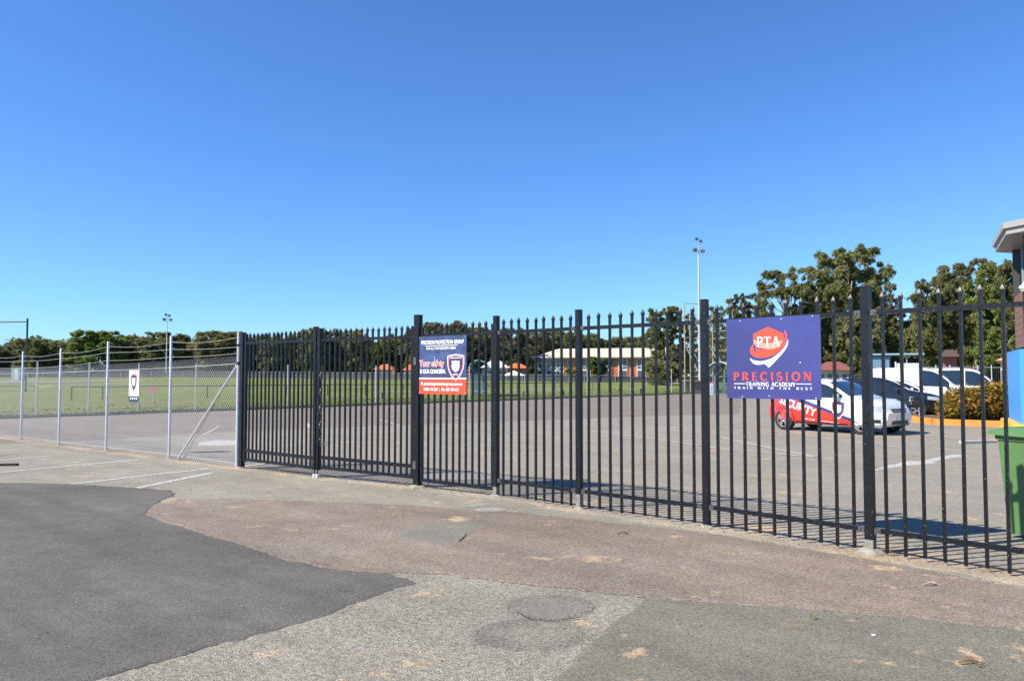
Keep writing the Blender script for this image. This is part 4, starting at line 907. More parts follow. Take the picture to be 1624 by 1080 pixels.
# ================================================================== FAR THINGS
M_alu = mat('pale_aluminium', (.55,.57,.58), .4, .5); M_dgrn = mat('dark_green_steel', (.02,.05,.04), .5); M_pole = mat('pole_galvanised', (.55,.58,.60), .5, .3)
def floodlight(px, Y, top, label, spread, r_=.16, base=None):
    x = AX(px, Y); z0 = gz(x, Y); H = HZ(top, Y)-z0
    g = thing('light_tower', label, 'floodlight', (x, Y, z0), 0, 'floodlight towers by the field')
    MB().tube([(0,0,0),(0,0,H*.9)], [r_, r_*.55], 12).build('pole', M_pole, g, smooth=40)
    MB().tube([(0,0,H*.88),(0,0,H*.96)], r_*.4, 8).bar((-spread,0,H*.895), (spread,0,H*.895), .08, .08).bar((-spread*.5,0,H*.965), (spread*.6,0,H*.965), .08, .08).build('crossarm', M_alu, g)
    for s, z, e in ((-.9,.925,1.05),(1.05,.918,1.05),(-.45,1.0,.8),(.62,.985,.8)):
        M_ = Euler((R(25),0,R(-20*s))).to_matrix(); sz = spread*.95*e
        lamp = MB().box((0,0,0), (sz,.25,sz*.72), M=M_).build('lamp', mat('lamp_housing', (.10,.11,.12), .4), g); lamp.location = (s*spread, 0, H*z)
        MB().box((0,-.14,0), (sz*.85,.02,sz*.58), M=M_).build('lens', mat('lamp_lens', (.22,.25,.28), .1, coat=1), lamp)
        MB().bar((0,0,-.1), (0,0,-H*.035), .05, .05).build('bracket', M_alu, lamp)
floodlight(264, 150, 499, 'slim floodlight tower beyond the chain-link fence, left of the gate', .62, .13)
floodlight(1109.5, 92, 379, 'tall floodlight tower rising above the picket fence post', .48, .15)
# tall practice net at the left edge
Y = 62; xr_ = AX(42, Y); z0 = gz(xr_, Y); H = HZ(510, Y)-z0
g = thing('sports_net', 'tall dark green framed sports net at the left edge', 'sports net', (xr_, Y, z0))
for k in range(3): MB().tube([(-6*k,1.2*k,0),(-6*k,1.2*k,H+.25)], .07, 8).build('post', M_dgrn, g)
MB().tube([(0,0,H),(-14,2.8,H)], .06, 8).build('top_rail', M_dgrn, g)
mb = MB()
for k in range(1, 60): mb.box((-.2*k, .04*k, H*.5), (.004,.004,H-.4))
for k in range(1, 26): mb.bar((0,0,k*.22), (-12,2.4,k*.22), .004, .004)
mb.build('net', M_dgrn, g, kind='stuff')
# inner chain-wire fence along the kerb
pxs = [-70,-20,20,68,112,151,190,230,275,321,355,395,430,467,505,543,575,607,643,680,720,755,790,822,855,889,915,941,975,1010,1042,1074,1105,1140,1172]
tt = [on_kline(p) for p in pxs if p in (-70,-20,68,151,230,321,395,467,543,607,680,755,822,889,941,1010,1074,1140)]
fi = thing('field_fence', 'low-key galvanised wire fence with thin posts between the car park and the field', 'fence', (*kline(tt[0], .55), 0))
o = Vector(kline(tt[0], .55))
for t in tt:
    p = Vector(kline(t, .55))-o; MB().tube([(p.x,p.y,0),(p.x,p.y,2.12)], .030, 8).build('post', GALV, fi)
mb = MB()
for i in range(len(tt)-1):
    a = Vector(kline(tt[i], .55))-o; b = Vector(kline(tt[i+1], .55))-o
    for z in (.15, 1.05, 1.15): 
        if z != 1.05: mb.tube([(a.x,a.y,z),(b.x,b.y,z)], .006, 4, cap=False)
mb.build('line_wire', WIRE, fi)
V = []; wr = .0016; a = Vector(kline(tt[0], .55))-o; b = Vector(kline(tt[-1], .55))-o; L = (b-a).length; dx = (b-a)/L; nrm = Vector((-dx.y, dx.x, 0)); n_ = int(L/.11)
for c in range(n_):
    x0 = c*.11
    for k in range(18):
        xa = x0+(.055 if k % 2 else 0); xb = x0+(0 if k % 2 else .055); pa = a+dx*xa; pb = a+dx*xb
        strand(Vector((pa.x,pa.y,.1+k*.06)), Vector((pb.x,pb.y,.1+(k+1)*.06)), nrm)
link('wire_mesh', fastmesh('inner_mesh', np.array([tuple(v) for v in V]), 4, WIRE), fi, kind='stuff')
# pipe rail round the oval, benches beside it
g = thing('oval_rail', 'thin dark pipe rail on posts round the playing field', 'rail', (0, 0, 0)); prev = None
pts = [(-60,46),(-20,46),(60,47),(115,46.5),(164,47.5),(215,49),(270,50.5),(330,52),(395,54),(455,56),(520,58),(580,59.5),(640,61),(700,63),(760,66),(820,70),(880,75),(940,80),(1000,86),(1060,92)]
for px, Y in pts:
    x = AX(px, Y); z = gz(x, Y); MB().tube([(x,Y,z-.1),(x,Y,z+.8)], .035, 6).build('post', M_dgrn, g)
    if prev: MB().tube([prev, (x,Y,z+.8)], .032, 6).build('top_rail', M_dgrn, g)
    prev = (x,Y,z+.8)
for i, (px, Y, wd, lb) in enumerate([(636,52,3.2,'aluminium bench seat on the grass, seen through the right driveway leaf'),(752,55,2.2,'aluminium bench seat behind the narrow gate, near the arched shelter'),(806,57,3.0,'aluminium bench seat on the grass, just right of the fence post beside the narrow gate'),(866,57,3.4,'aluminium bench seat in front of the school windows'),(1000,66,2.4,'aluminium bench seat in front of the brick end of the school')]):
    x = AX(px, Y); z = gz(x, Y); b_ = thing('bench', lb, 'bench', (x, Y, z), R(6), 'benches on the field')
    for k in range(3): MB().box((0, k*.13, .45), (wd,.115,.04)).build('plank', M_alu, b_)
    for s in (-1, 1): MB().box((s*wd*.38,.13,.215), (.06,.34,.43)).build('leg', M_dgrn, b_)
# picnic shelters with arched roofs
M_teal = mat('teal_steel', (.07,.16,.20), .5); M_rf = mat('pale_roof_sheet', (.62,.66,.66), .4, .2); M_rf2 = mat('light_blue_roof_sheet', (.42,.58,.66), .4)
def shelter(px, Y, wpx, top, label, m, deep=4.0, rz=0):
    x = AX(px, Y); z0 = gz(x, Y); W = wpx/F*Y; H = HZ(top, Y)-z0
    g = thing('picnic_shelter', label, 'shelter', (x, Y, z0), rz, 'arched picnic shelters')
    for sx in (-1, 1):
        for sy_ in (0, deep): MB().box((sx*W*.22, sy_, (H-.5)/2), (.12,.12,H-.5)).build('post', M_teal, g)
    mb = MB(); n = 12; vs = []
    for k in range(n+1):
        t = math.pi*(.12+.76*k/n); xx = -W/2*math.cos(t)/math.cos(math.pi*.12); zz = H-.62+.6*(math.sin(t)-math.sin(math.pi*.12))/(1-math.sin(math.pi*.12)); vs += [(xx,-.5,zz),(xx,deep+.5,zz),(xx,-.5,zz+.06),(xx,deep+.5,zz+.06)]
    fs = []
    for k in range(n): a = k*4; fs += [(a,a+4,a+5,a+1),(a+2,a+3,a+7,a+6),(a,a+2,a+6,a+4),(a+1,a+5,a+7,a+3)]
    mb.add(vs, fs+[(0,1,3,2),(n*4,n*4+2,n*4+3,n*4+1)]).build('roof', m, g, smooth=40)
    for sy_ in (0, deep):
        mb = MB()
        for k in range(n): a = vs[k*4]; b = vs[k*4+4]; mb.bar((a[0],sy_,a[2]-.06), (b[0],sy_,b[2]-.06), .08, .10)
        mb.build('arch', M_teal, g)
    MB().box((0,deep*.5,.74), (1.6,.7,.05)).box((0,deep*.5,.37), (.1,.1,.72)).box((0,deep*.5-.6,.45), (1.6,.28,.04)).box((0,deep*.5+.6,.45), (1.6,.28,.04)).box((0,deep*.5,.2), (.08,1.3,.08)).build('table', M_teal, g)
shelter(759, 58, 32, 571.5, 'blue-grey arched picnic shelter right of the notice board', M_rf2)
shelter(1141, 66, 34, 574, 'arched picnic shelter with pale roof left of the purple sign', M_rf, rz=R(-25))
# batting cage frame
Y = 68; M_ybar = mat('faded_yellow_pipe', (.34,.29,.17), .6, var=.2)
x0 = AX(1086, Y); zb_ = gz(x0, Y); g = thing('batting_cage', 'tall faded yellow pipe frame of a ball net behind the picket fence', 'frame', (x0, Y, zb_)); Hc = HZ(481, Y)-zb_
cols = [(0,0),(1.05,2.5),(2.15,.2),(3.1,2.6),(4.3,.5)]
for x_, y_ in cols: MB().tube([(x_,y_,0),(x_,y_,Hc*(1 if y_ < 1 else .92))], .055, 6).build('pole', M_ybar, g)
for i in range(4):
    for zf in (.18,.25,.48,.62,.70): MB().tube([(*cols[i],Hc*zf),(*cols[i+1],Hc*zf)], .028, 5).build('cross_rail', M_ybar, g)
for x_, y_ in cols: MB().tube([(x_,y_,Hc*.55),(x_+1.0,y_-.4,Hc*.25)], .035, 5).build('brace', M_alu, g)
MB().tube([(0,0,Hc),(2.15,.2,Hc*.985)], .02, 5).build('top_wire', M_dgrn, g)
mb = MB()
for k in range(1, 44): mb.box((k*.1,.1,Hc*.45), (.006,.006,Hc*.85))
for k in range(1, 60): mb.box((2.15,.1,k*Hc*.9/60), (4.3,.006,.006))
mb.build('net', mat('net_twine', (.20,.20,.18), .8), g, kind='stuff')
xd = AX(1096, 72); d = thing('dugout', 'dark grey box-shaped dugout at the foot of the yellow pipe frame', 'dugout', (xd, 72, gz(xd,72)))
MB().box((0,0,.5), (1.55,1.6,1.0)).build('wall', mat('dark_shed_steel', (.06,.07,.08), .6), d); MB().box((0,-.1,1.05), (1.75,1.9,.08)).build('roof', mat('tan_roof', (.35,.28,.18), .6), d)
xb = AX(1128, 60); bn = thing('banner', 'slim white upright banner with a pink top at the field edge', 'banner', (xb, 60, gz(xb,60)))
MB().tube([(0,.02,0),(0,.02,1.05)], .02, 6).build('pole', M_alu, bn); MB().box((0,0,.53), (.26,.015,.86)).build('cloth', WHITE, bn); MB().box((0,0,1.0), (.5,.02,.09)).build('top_panel', mat('pink_print', (.7,.12,.22), .5), bn)
mb = MB(); [mb.box((.02*(-1)**k, -.012, .2+k*.12), (.12,.006,.045)) for k in range(6)]; mb.build('small_print', NAVY, bn, kind='stuff')
xp = AX(243, 44); p_ = thing('field_marker', 'small pink marker plate on a stake in the grass beyond the chain-link fence', 'marker', (xp, 44, gz(xp,44)))
MB().box((0,0,.72), (.26,.02,.2)).build('plate', mat('pink_print', (.7,.12,.22), .5), p_); MB().box((0,.02,.36), (.03,.03,.72)).build('stake', M_alu, p_)
for px, Y, sx_, lb in ((170,75,1.4,'left small dark scoring frame on the far side of the field'),):
    pass
xs_ = AX(30, 105); sh = thing('shed', 'small pale green shed on the far side of the field at the left edge', 'shed', (xs_, 105, gz(xs_,105)))
MB().box((0,0,.95), (1.15,1.2,1.9)).build('wall', mat('pale_green_sheet', (.30,.42,.37), .6), sh); MB().box((0,0,1.95), (1.3,1.4,.1)).build('roof', mat('red_brown_trim', (.25,.10,.08), .6), sh); MB().box((.1,-.61,.85), (.5,.02,1.5)).build('door', mat('white_sheet', (.6,.62,.6), .6), sh)
# track strip on the far side at the left
tp = [(-200,608),(-20,608),(60,607),(140,606),(230,604.6),(230,603.4),(140,603.8),(60,604.2),(-20,604.2),(-200,604.5)]
def Gf(px, py):                       # where the sight line meets the rising field
    lo, hi = 20, 400
    for _ in range(50):
        m_ = (lo+hi)/2; x = AX(px, m_)
        if HZ(py, m_) > gz(x, m_): lo = m_
        else: hi = m_
    return (AX(px, lo), lo, gz(AX(px, lo), lo)+.03)
MB().add([Gf(*p) for p in tp], [tuple(range(10))]).build('far_track', mat('far_track_asphalt', (.17,.17,.17), .9), kind='structure')
# boundary fence in front of the trees
g = thing('boundary_fence', 'long grey boundary fence at the foot of the far trees', 'fence', (0,0,0)); prev = None
M_bnd = mat('boundary_grey', (.30,.32,.33), .7); M_bndm = mat('boundary_dark_mesh', (.085,.095,.095), .8)
mbp = MB(); 
for k in range(58):
    px = -200+k*24.5; Y = 142+8*math.sin(k*.1); x = AX(px, Y); z = gz(x, Y); mbp.box((x,Y,z+.6), (.09,.09,1.3))
    if prev: 
        MB().bar((prev[0],prev[1],prev[2]+1.22), (x,Y,z+1.22), .09, .09).build('rail', M_bnd, g)
        MB().bar((prev[0],prev[1]+.05,prev[2]+.55), (x,Y+.05,z+.55), .02, .9).build('mesh_panel', M_bndm, g)
    prev = (x,Y,z)
mbp.build('posts', M_bnd, g, kind='stuff')
# ------------------------------------------------------------------ school
Y = 168; X0 = AX(851, Y); X1 = AX(1052, Y); zb_ = gz(X0, Y)
sc_ = thing('school_building', 'two-storey orange brick school with long cream metal roof and white window bays', 'building', (X0, Y, zb_), -R(16))
M_brick = mat('orange_brick', (.50,.13,.055), .85, var=.15, vscale=2); M_brick2 = mat('pale_orange_brick', (.58,.27,.15), .85, var=.12, vscale=2); M_clad = mat('white_cladding', (.62,.62,.60), .6); M_roofc = mat('cream_roof', (.52,.46,.36), .5)
M_wing = mat('far_window_glass', (.06,.07,.11), .15, coat=.5)
W = X1-X0; He = HZ(567.5, Y)-zb_; Hr = HZ(552, Y)-zb_
MB().box((W/2+3,6,He/2), (W-6,12,He)).build('wall', M_brick2, sc_); MB().box((3.1,6.1,He/2), (6.2,12.0,He-.01)).build('wing_wall', M_clad, sc_)
mb = MB(); e = 1.0; 
mb.add([(-e,-e,He),(W+e,-e,He),(W+e,13,He),(-e,13,He),(3.6,5.5,Hr),(W+e,5.5,Hr),(W+e,6.5,Hr),(3.6,6.5,Hr)], [(0,3,2,1),(0,1,5,4),(1,2,6,5),(2,3,7,6),(3,0,4,7),(4,5,6,7)]); mb.build('roof', M_roofc, sc_)
MB().box((W/2,-e-.05,He-.12), (W+2*e,.12,.26)).build('gutter', mat('brown_gutter', (.14,.10,.08), .6), sc_)
def win(x, z, w_, h_, nx=2, nz=2):
    f = MB().box((x,-.04,z), (w_,.10,h_)).build('window', M_wing, sc_)
    mb = MB()
    for i in range(nx+1): mb.box((x-w_/2+w_*i/nx,-.11,z), (.12,.06,h_+.1))
    for i in range(nz+1): mb.box((x,-.105,z-h_/2+h_*i/nz), (w_+.1,.05,.12))
    mb.build('frame', M_clad, f)
for i in range(3): win(1.15+i*2.0, He-1.25, 1.55, 1.9); win(1.15+i*2.0, 1.0, 1.55, 1.7)
for x in (7.2,): win(x, He-1.1, .8, 1.1, 1, 1)
bw = (W-8)/5.0
for i in range(5):
    x = 10.5+bw*i; MB().box((x+.3,-.12,He*.5), (1.9,.24,He-.3)).build('window_bay', M_clad, sc_)
    f = MB().box((x+.3,-.27,He-1.35), (1.55,.08,1.9)).build('window', M_wing, sc_); MB().box((x+.3,-.33,He-1.35), (.12,.05,1.95)).box((x+.3,-.33,He-1.9), (1.55,.05,.1)).build('frame', M_clad, f)
    f = MB().box((x+.3,-.27,1.0), (1.55,.08,1.6)).build('window', M_wing, sc_)
    MB().box((x+bw/2+.3,-.03,He*.30), (bw-2.0,.1,1.9)).build('brick_panel', M_brick, sc_)
    if i < 4: MB().tube([(x+bw/2,-.2,0),(x+bw/2,-.2,He)], .07, 6).build('downpipe', mat('brown_gutter', (.14,.10,.08), .6), sc_)
# houses with tiled roofs
def house(label, pxa, pxb, Y, ye, yr, wall, roof, hip=.35, group='tiled houses beyond the field', deep=7, nwin=2, base=None, rz_=0):
    xa, xb = AX(pxa, Y), AX(pxb, Y); z0 = gz(xa, Y) if base is None else base; W = xb-xa; e = HZ(ye, Y)-z0; r_ = HZ(yr, Y)-z0
    g = thing('house', label, 'house', (xa, Y, z0), rz_, group); MB().box((W/2,deep/2,e/2), (W-.6,deep-.6,e)).build('wall', wall, g)
    h = hip*W; MB().add([(0,-.3,e),(W,-.3,e),(W,deep,e),(0,deep,e),(h,deep*.5-.1,r_),(W-h,deep*.5-.1,r_),(W-h,deep*.5+.1,r_),(h,deep*.5+.1,r_)], [(0,3,2,1),(0,1,5,4),(1,2,6,5),(2,3,7,6),(3,0,4,7),(4,5,6,7)]).build('roof', roof, g)
    for k in range(nwin):
        x = W*(k+.5)/nwin; f = MB().box((x,.27,e*.58), (min(1.3,W*.25),.06,e*.35)).build('window', M_wing, g)
        MB().box((x,.23,e*.58), (.07,.04,e*.35)).box((x,.23,e*.40), (min(1.4,W*.28),.04,.07)).build('frame', M_clad, f)
M_tile = mat('orange_roof_tile', (.50,.13,.05), .8, var=.2, vscale=3); M_cream = mat('cream_render', (.60,.52,.42), .8); M_rtile = mat('red_brown_tile', (.19,.06,.05), .8, var=.2, vscale=2)
house('cream house with orange tiled roof, leftmost through the right gate leaf', 592, 624, 150, 586, 577, M_cream, M_tile)
house('cream house with orange tiled roof half behind the tallest gate post', 638, 664, 150, 587, 577, M_cream, M_tile)
house('orange-roofed house half hidden by the notice board', 690, 744, 155, 588, 580, M_brick, M_tile)
house('pale-roofed house between the notice board and the first fence post', 762, 808, 150, 583, 571, M_cream, mat('pale_cream_roof', (.68,.66,.58), .6))
house('orange-roofed house behind the white marquee, left of the school', 800, 840, 158, 584, 576, M_brick, M_tile)
house('cream house with red-brown tiled roof, right of the purple sign', 1286, 1350, 82, 587, 573, M_cream, M_rtile, base=.4, nwin=3, rz_=-R(23), deep=5)
xm_ = AX(815, 120); mq = thing('marquee', 'white pointed marquee tent left of the school', 'tent', (xm_, 120, gz(xm_,120)))
MB().add([(-1.7,-1.5,HZ(589,120)-1),(1.7,-1.5,HZ(589,120)-1),(1.7,1.5,HZ(589,120)-1),(-1.7,1.5,HZ(589,120)-1),(0,0,HZ(581,120)-1)], [(0,1,4),(1,2,4),(2,3,4),(3,0,4),(0,3,2,1)]).build('canopy', mat('white_canvas', (.75,.70,.60), .7), mq)
for sx in (-1.6,1.6):
    for sy_ in (-1.4,1.4): MB().tube([(sx,sy_,0),(sx,sy_,1.3)], .05, 6).build('pole', M_alu, mq)
# blue-grey steel shed with open bay, white steel fence, brick house at the right
Y = 62; xa, xb = AX(1379, Y), AX(1452, Y); g = thing('steel_shed', 'blue-grey steel shed with flat roof and open carport, behind the white van', 'shed', (xa, Y, 0), -R(26))
M_bs = mat('blue_grey_sheet', (.13,.24,.32), .5); H = HZ(561, Y); W = xb-xa
w1 = W*.42
for k in range(int(w1/.2)): MB().box((k*.2+.1,0,H/2-.1), (.185,.06+.03*(k%2),H-.2)).build('panel', M_bs, g)
MB().box((w1/2,2,H/2-.12), (w1-.1,3.8,H-.24)).build('wall', M_bs, g); MB().box((W/2+w1/2,3.9,H/2-.15), (W-w1,.1,H-.3)).build('back_wall', mat('shed_dark', (.03,.035,.04), .8), g)
MB().box((W/2,2,H-.06), (W+.4,4.6,.12)).build('roof', mat('shed_roof', (.25,.38,.45), .4), g)
for x in (W*.72,W-.05): MB().box((x,0,H/2-.1), (.1,.1,H-.2)).build('post', M_bs, g)
Y = 58; xa, xb = AX(1420, Y), AX(1458, Y); g = thing('steel_fence', 'white ribbed steel fence panel above the white van roof', 'fence', (xa, Y, 0), -R(26)); H = HZ(576, Y)
for k in range(int((xb-xa)/.12)): MB().box((k*.12+.06,.02*(k%2),H/2), (.105,.03,H)).build('panel', mat('white_steel_sheet', (.62,.62,.60), .5), g)
MB().box((0,0,H/2+.05), (.1,.1,H+.1)).build('post', mat('white_steel_sheet', (.6,.6,.6), .5), g)
house('dark red brick house half hidden by trees behind the vans', 1488, 1520, 60, 566, 554, mat('dark_red_brick', (.24,.10,.075), .85, var=.15), mat('dark_tile', (.08,.045,.04), .8), base=0, nwin=1, rz_=-R(29), deep=3)
house('house with tan tiled roof just left of the blue kiosk wall', 1578, 1640, 52, 572, 560, M_cream, mat('tan_tile', (.42,.24,.14), .8, var=.2), base=0, nwin=2, rz_=-R(32), deep=3)
# car park back fence
g = thing('car_park_fence', 'thin galvanised wire fence behind the vans, in front of the trees', 'fence', (0,0,0))
for k in range(14):
    px = 1440+k*22; Y = 46; x = AX(px, Y); MB().tube([(x,Y,0),(x,Y,2.2)], .03, 6).build('post', GALV, g)
    if k: MB().tube([(xprev,Y,2.05),(x,Y,2.05)], .018, 5).build('top_rail', GALV, g); 
    xprev = x
mb = MB()
for k in range(90): mb.box((AX(1440,46)+k*.12,46,1.05), (.003,.003,2.0))
for k in range(16): mb.box(((AX(1440,46)+AX(1726,46))/2,46,.1+k*.125), (AX(1726,46)-AX(1440,46),.003,.003))
mb.build('wire_mesh', mat('dull_wire', (.2,.2,.2), .6), g, kind='stuff')
# ================================================================== TREES
M_bark = mat('pale_gum_bark', (.32,.28,.23), .85, var=.35, vscale=3); M_bark2 = mat('brown_bark', (.11,.085,.065), .9, var=.3, vscale=3)
LM = dict(olive=leafmat('olive_leaf', (.145,.165,.06), (.26,.255,.10), .25, .45), dark=leafmat('dark_leaf', (.125,.145,.06), (.22,.215,.095), .25, .45), bronze=leafmat('bronze_leaf', (.175,.175,.07), (.30,.255,.105), .25, .45), green=leafmat('bright_green_leaf', (.12,.185,.04), (.22,.25,.065), .25, .45))
def tree(label, x, y, z0, H, Rr, kind='olive', seed=0, base=.12, leaf=.30, dens=1.0, clumps=None, bark=None, open_=0, group=None, name='gum_tree', lean=0):
    rs = np.random.RandomState(seed+100); g = thing(name, label, 'tree', (x,y,z0), rs.uniform(0,6.28), group)
    nc = int((clumps or int(22+H*2.2))*2.7); cc = []
    tries = 0
    while len(cc) < nc and tries < 4000:
        tries += 1
        u = rs.rand()**.8; zz = base+(1-base)*u; prof = math.sin(math.pi*min(1, .18+.82*(1-(zz-base)/(1-base+.001))**.75))**.6 if zz > .55 else .75+.25*(zz-base)/(.55-base+.001)
        prof = max(.12, prof); t = rs.rand()*6.28; rr = Rr*prof*math.sqrt(rs.uniform(.05,1)); p = np.array([rr*math.cos(t), rr*math.sin(t), zz*H*.93])
        if open_ and any(np.linalg.norm(p-q) < Rr*.15*open_ for q, _ in cc): continue
        cr_ = Rr*rs.uniform(.11,.23)*(1-.25*(zz > .85))*(1-.2*open_); cc.append((p, cr_))
    Cs = []
    for p, cr_ in cc:
        n_ = int(dens*min(2600, 60*(cr_/leaf)**2)); m_ = int(n_*.42)
        d = rs.normal(0,1,(m_,3)); d /= np.linalg.norm(d,axis=1)[:,None]; q = d*cr_*.8*(rs.rand(m_,1)**.5)
        K = rs.randint(14, 22); td = rs.normal(0,1,(K,3)); td[:,2] = td[:,2]*.8+.25; td /= np.linalg.norm(td,axis=1)[:,None]; td *= rs.uniform(.8,1.55,(K,1))
        w_ = rs.randint(0, K, n_-m_); u = rs.rand(n_-m_,1)**.7; q2 = td[w_]*cr_*u+rs.normal(0,cr_*.15,(n_-m_,3)); q2[:,2] -= (u[:,0]**2)*cr_*.45
        Cs.append(p+np.concatenate([q,q2]))
    C = np.concatenate(Cs); C = C[(C[:,2] > .25) & (C[:,2] < H)]
    link('crown', fastmesh('crown', leaftris(rs, C, leaf*.60, 2.6, .8), 3, LM[kind]), g)
    mb = MB(); tr = max(.12, H*.017); top = H*.72; pts = [Vector((0,0,-.2))]
    for k in range(1, 6): pts.append(Vector((rs.normal(0,.05)*H*.3*k/5+lean*k/5, rs.normal(0,.05)*H*.3*k/5, top*k/5)))
    mb.tube(pts, [tr*(1-.14*k) for k in range(6)], 8)
    for p, cr_ in cc[:14]:
        a = pts[min(4, max(1, int(p[2]/top*4)))]; mid = (a+Vector(p))/2+Vector((0,0,-.04*H)); mb.tube([a, mid, Vector(p)], [tr*.42, tr*.26, tr*.1], 5)
    mb.build('trunk', bark or M_bark2, g, smooth=50)
    return g
def at(label, px, Y, top, wpx, kind, seed, **k):
    x = AX(px, Y); z0 = gz(x, Y); H = HZ(top, Y)-z0; return tree(label, x, Y, z0, H, wpx/2/F*Y, kind, seed, **k)
FG = 'trees in the far line behind the field'
rows = [
 (-45,185,541,60,'dark','dark tree of the far line at the left edge of the photo'),
 (8,190,546,46,'dark','low dark tree behind the sports net frame'),
 (34,196,543,36,'dark','dark tree seen just left of the tall net post'),
 (60,178,535,46,'olive','pale olive tree just right of the tall net post'),
 (86,190,547,34,'bronze','low bronze tree behind the second chain-link post'),
 (106,186,541,30,'bronze','narrow bronze-tipped tree left of the broad green one'),
 (126,192,545,26,'olive','small olive tree tucked left of the broad green one'),
 (157,172,521,64,'green','broad green-topped tree, tallest of those left of the shield panel'),
 (190,185,528,36,'dark','dark tree rising just left of the shield panel'),
 (207,178,530,32,'bronze','bronze tree directly above the shield panel'),
 (231,192,545,34,'dark','low dark tree in the dip right of the shield panel'),
 (262,176,524,58,'dark','dense dark tree behind the slim floodlight tower'),
 (298,195,543,36,'olive','low olive tree right of the slim floodlight tower'),
 (322,198,541,30,'olive','small olive tree behind the bracing pipe of the chain-link fence'),
 (350,176,523,62,'bronze','broad yellow-bronze tree left of the galvanised end post'),
 (392,180,531,36,'dark','dark tree at the hinge side of the left gate leaf'),
 (418,184,531,34,'olive','olive tree in the middle of the left gate leaf'),
 (440,172,526,44,'olive','taller olive tree over the left gate leaf'),
 (470,182,529,32,'dark','dark tree at the free end of the left gate leaf'),
 (497,170,516,34,'olive','narrow olive tree whose tip tops the gate meeting stiles'),
 (528,174,521,44,'dark','dark tree just right of the gate meeting stiles'),
 (563,172,521,36,'bronze','bronze tree in the middle of the right gate leaf'),
 (596,186,537,40,'green','lower green tree in the right gate leaf, left of the orange roofs'),
 (630,178,527,48,'green','green tree behind the leftmost orange-roofed house'),
 (664,170,518,38,'olive','olive tree behind the tallest gate post'),
 (708,165,506,54,'olive','tall olive tree above the notice board'),
 (748,172,515,44,'bronze','bronze tree above the arched shelter'),
 (782,175,519,36,'olive','olive tree behind the post beside the narrow gate'),
 (812,165,517,40,'dark','dark tree behind the white marquee'),
 (848,185,520,44,'olive','olive tree at the left end of the school roof'),
 (884,190,522,48,'dark','dark tree behind the left part of the school roof'),
 (926,192,524,46,'olive','olive tree behind the middle of the school roof'),
 (962,200,534,44,'dark','low dark tree behind the school roof, right of the middle'),
 (998,200,531,48,'dark','low dark tree behind the right end of the school roof'),
]
PROTO = {}
def far_tree(i, lb, px, Y, top, wpx, kd):
    key = (kd, i % 3); x = AX(px, Y); z0 = gz(x, Y); H = HZ(top, Y)-z0; Rr = wpx/2/F*Y
    if key not in PROTO:
        g = tree(lb, x, Y, z0, 12, 4.4, kd, i, leaf=.24, dens=.95, base=.06, group=FG, bark=M_bark if i % 2 == 0 else M_bark2); PROTO[key] = g
    else:
        p = PROTO[key]; g = p.copy(); COL.objects.link(g); g['label'] = lb; g.location = (x, Y, z0); g.rotation_euler = (0, 0, i*1.7)
        for ch in p.children: c = ch.copy(); COL.objects.link(c); c.parent = g
    g.scale = (Rr/4.4, Rr/4.4, H/12)
for i, (px, Y, top, wp, kd, lb) in enumerate(rows):
    far_tree(i, lb, px, Y, top, wp*1.45, kd); continue
    at(lb, px, Y, top, wp*1.15, kd, i, leaf=.25, dens=.85, base=.08, group=FG, bark=M_bark if i % 3 == 0 else M_bark2)
at('small round green tree in front of the school', 946, 160, 565, 32, 'green', 60, leaf=.3, base=.1)
at('small bush-like tree at the left corner of the school brick wall', 905, 162, 582, 16, 'green', 61, leaf=.3, base=.05)
at('large pale casuarina at the right end of the school', 1054, 118, 480, 58, 'olive', 62, leaf=.18, base=.12, dens=1.3, open_=.5)
at('low dark green shrub-tree under the large casuarina at the school', 1052, 112, 572, 52, 'dark', 63, leaf=.3, base=.03)
at('thin airy tree behind the yellow pipe frame', 1096, 120, 489, 40, 'bronze', 64, leaf=.17, base=.15, dens=.7, open_=.8)
at('airy pale tree left of the purple sign', 1134, 112, 478, 46, 'olive', 65, leaf=.17, base=.15, dens=.8, open_=.8)
at('pale grey-green tree above the left half of the purple sign', 1182, 104, 457, 60, 'bronze', 66, leaf=.17, base=.12, dens=.9, open_=.8)
at('bushy green gum just left of the tallest gum', 1250, 100, 414, 92, 'olive', 67, leaf=.18, base=.2, dens=1.1, open_=.8, clumps=46, bark=M_bark)
at('tallest spreading gum, behind the post right of the purple sign', 1347, 102, 382, 128, 'olive', 68, leaf=.18, base=.25, dens=1.1, open_=.95, clumps=60, bark=M_bark)
at('small gum below the right side of the tallest gum', 1402, 98, 440, 50, 'bronze', 69, leaf=.17, base=.1, dens=.9, open_=.7)
at('dark low tree in the gap between the two big gums', 1436, 104, 483, 60, 'dark', 70, leaf=.21, base=.08, dens=1.1)
at('dark bushy tree behind the purple sign, right half', 1290, 108, 478, 80, 'dark', 71, leaf=.21, base=.08, dens=1.1)
at('dark tree under the tallest gum, left of the blue shed', 1362, 96, 490, 80, 'dark', 72, leaf=.21, base=.15, dens=1.1)
at('broad bright green gum behind the vans', 1500, 76, 424, 100, 'olive', 73, leaf=.15, base=.2, dens=1.1, open_=.8, clumps=50)
at('spreading gum with sunlit bronze top above the vans', 1546, 82, 402, 110, 'bronze', 74, leaf=.15, base=.25, dens=1.1, open_=.85, clumps=50, bark=M_bark)
at('green gum filling the sky left of the kiosk roof', 1598, 70, 402, 104, 'green', 75, leaf=.14, base=.2, dens=1.2, open_=.7, clumps=54)
at('dark tree low behind the nearer van', 1478, 86, 500, 80, 'dark', 76, leaf=.18, base=.05, dens=1.1)
at('dark tree low behind the farther van', 1560, 84, 495, 90, 'dark', 77, leaf=.18, base=.05, dens=1.1)
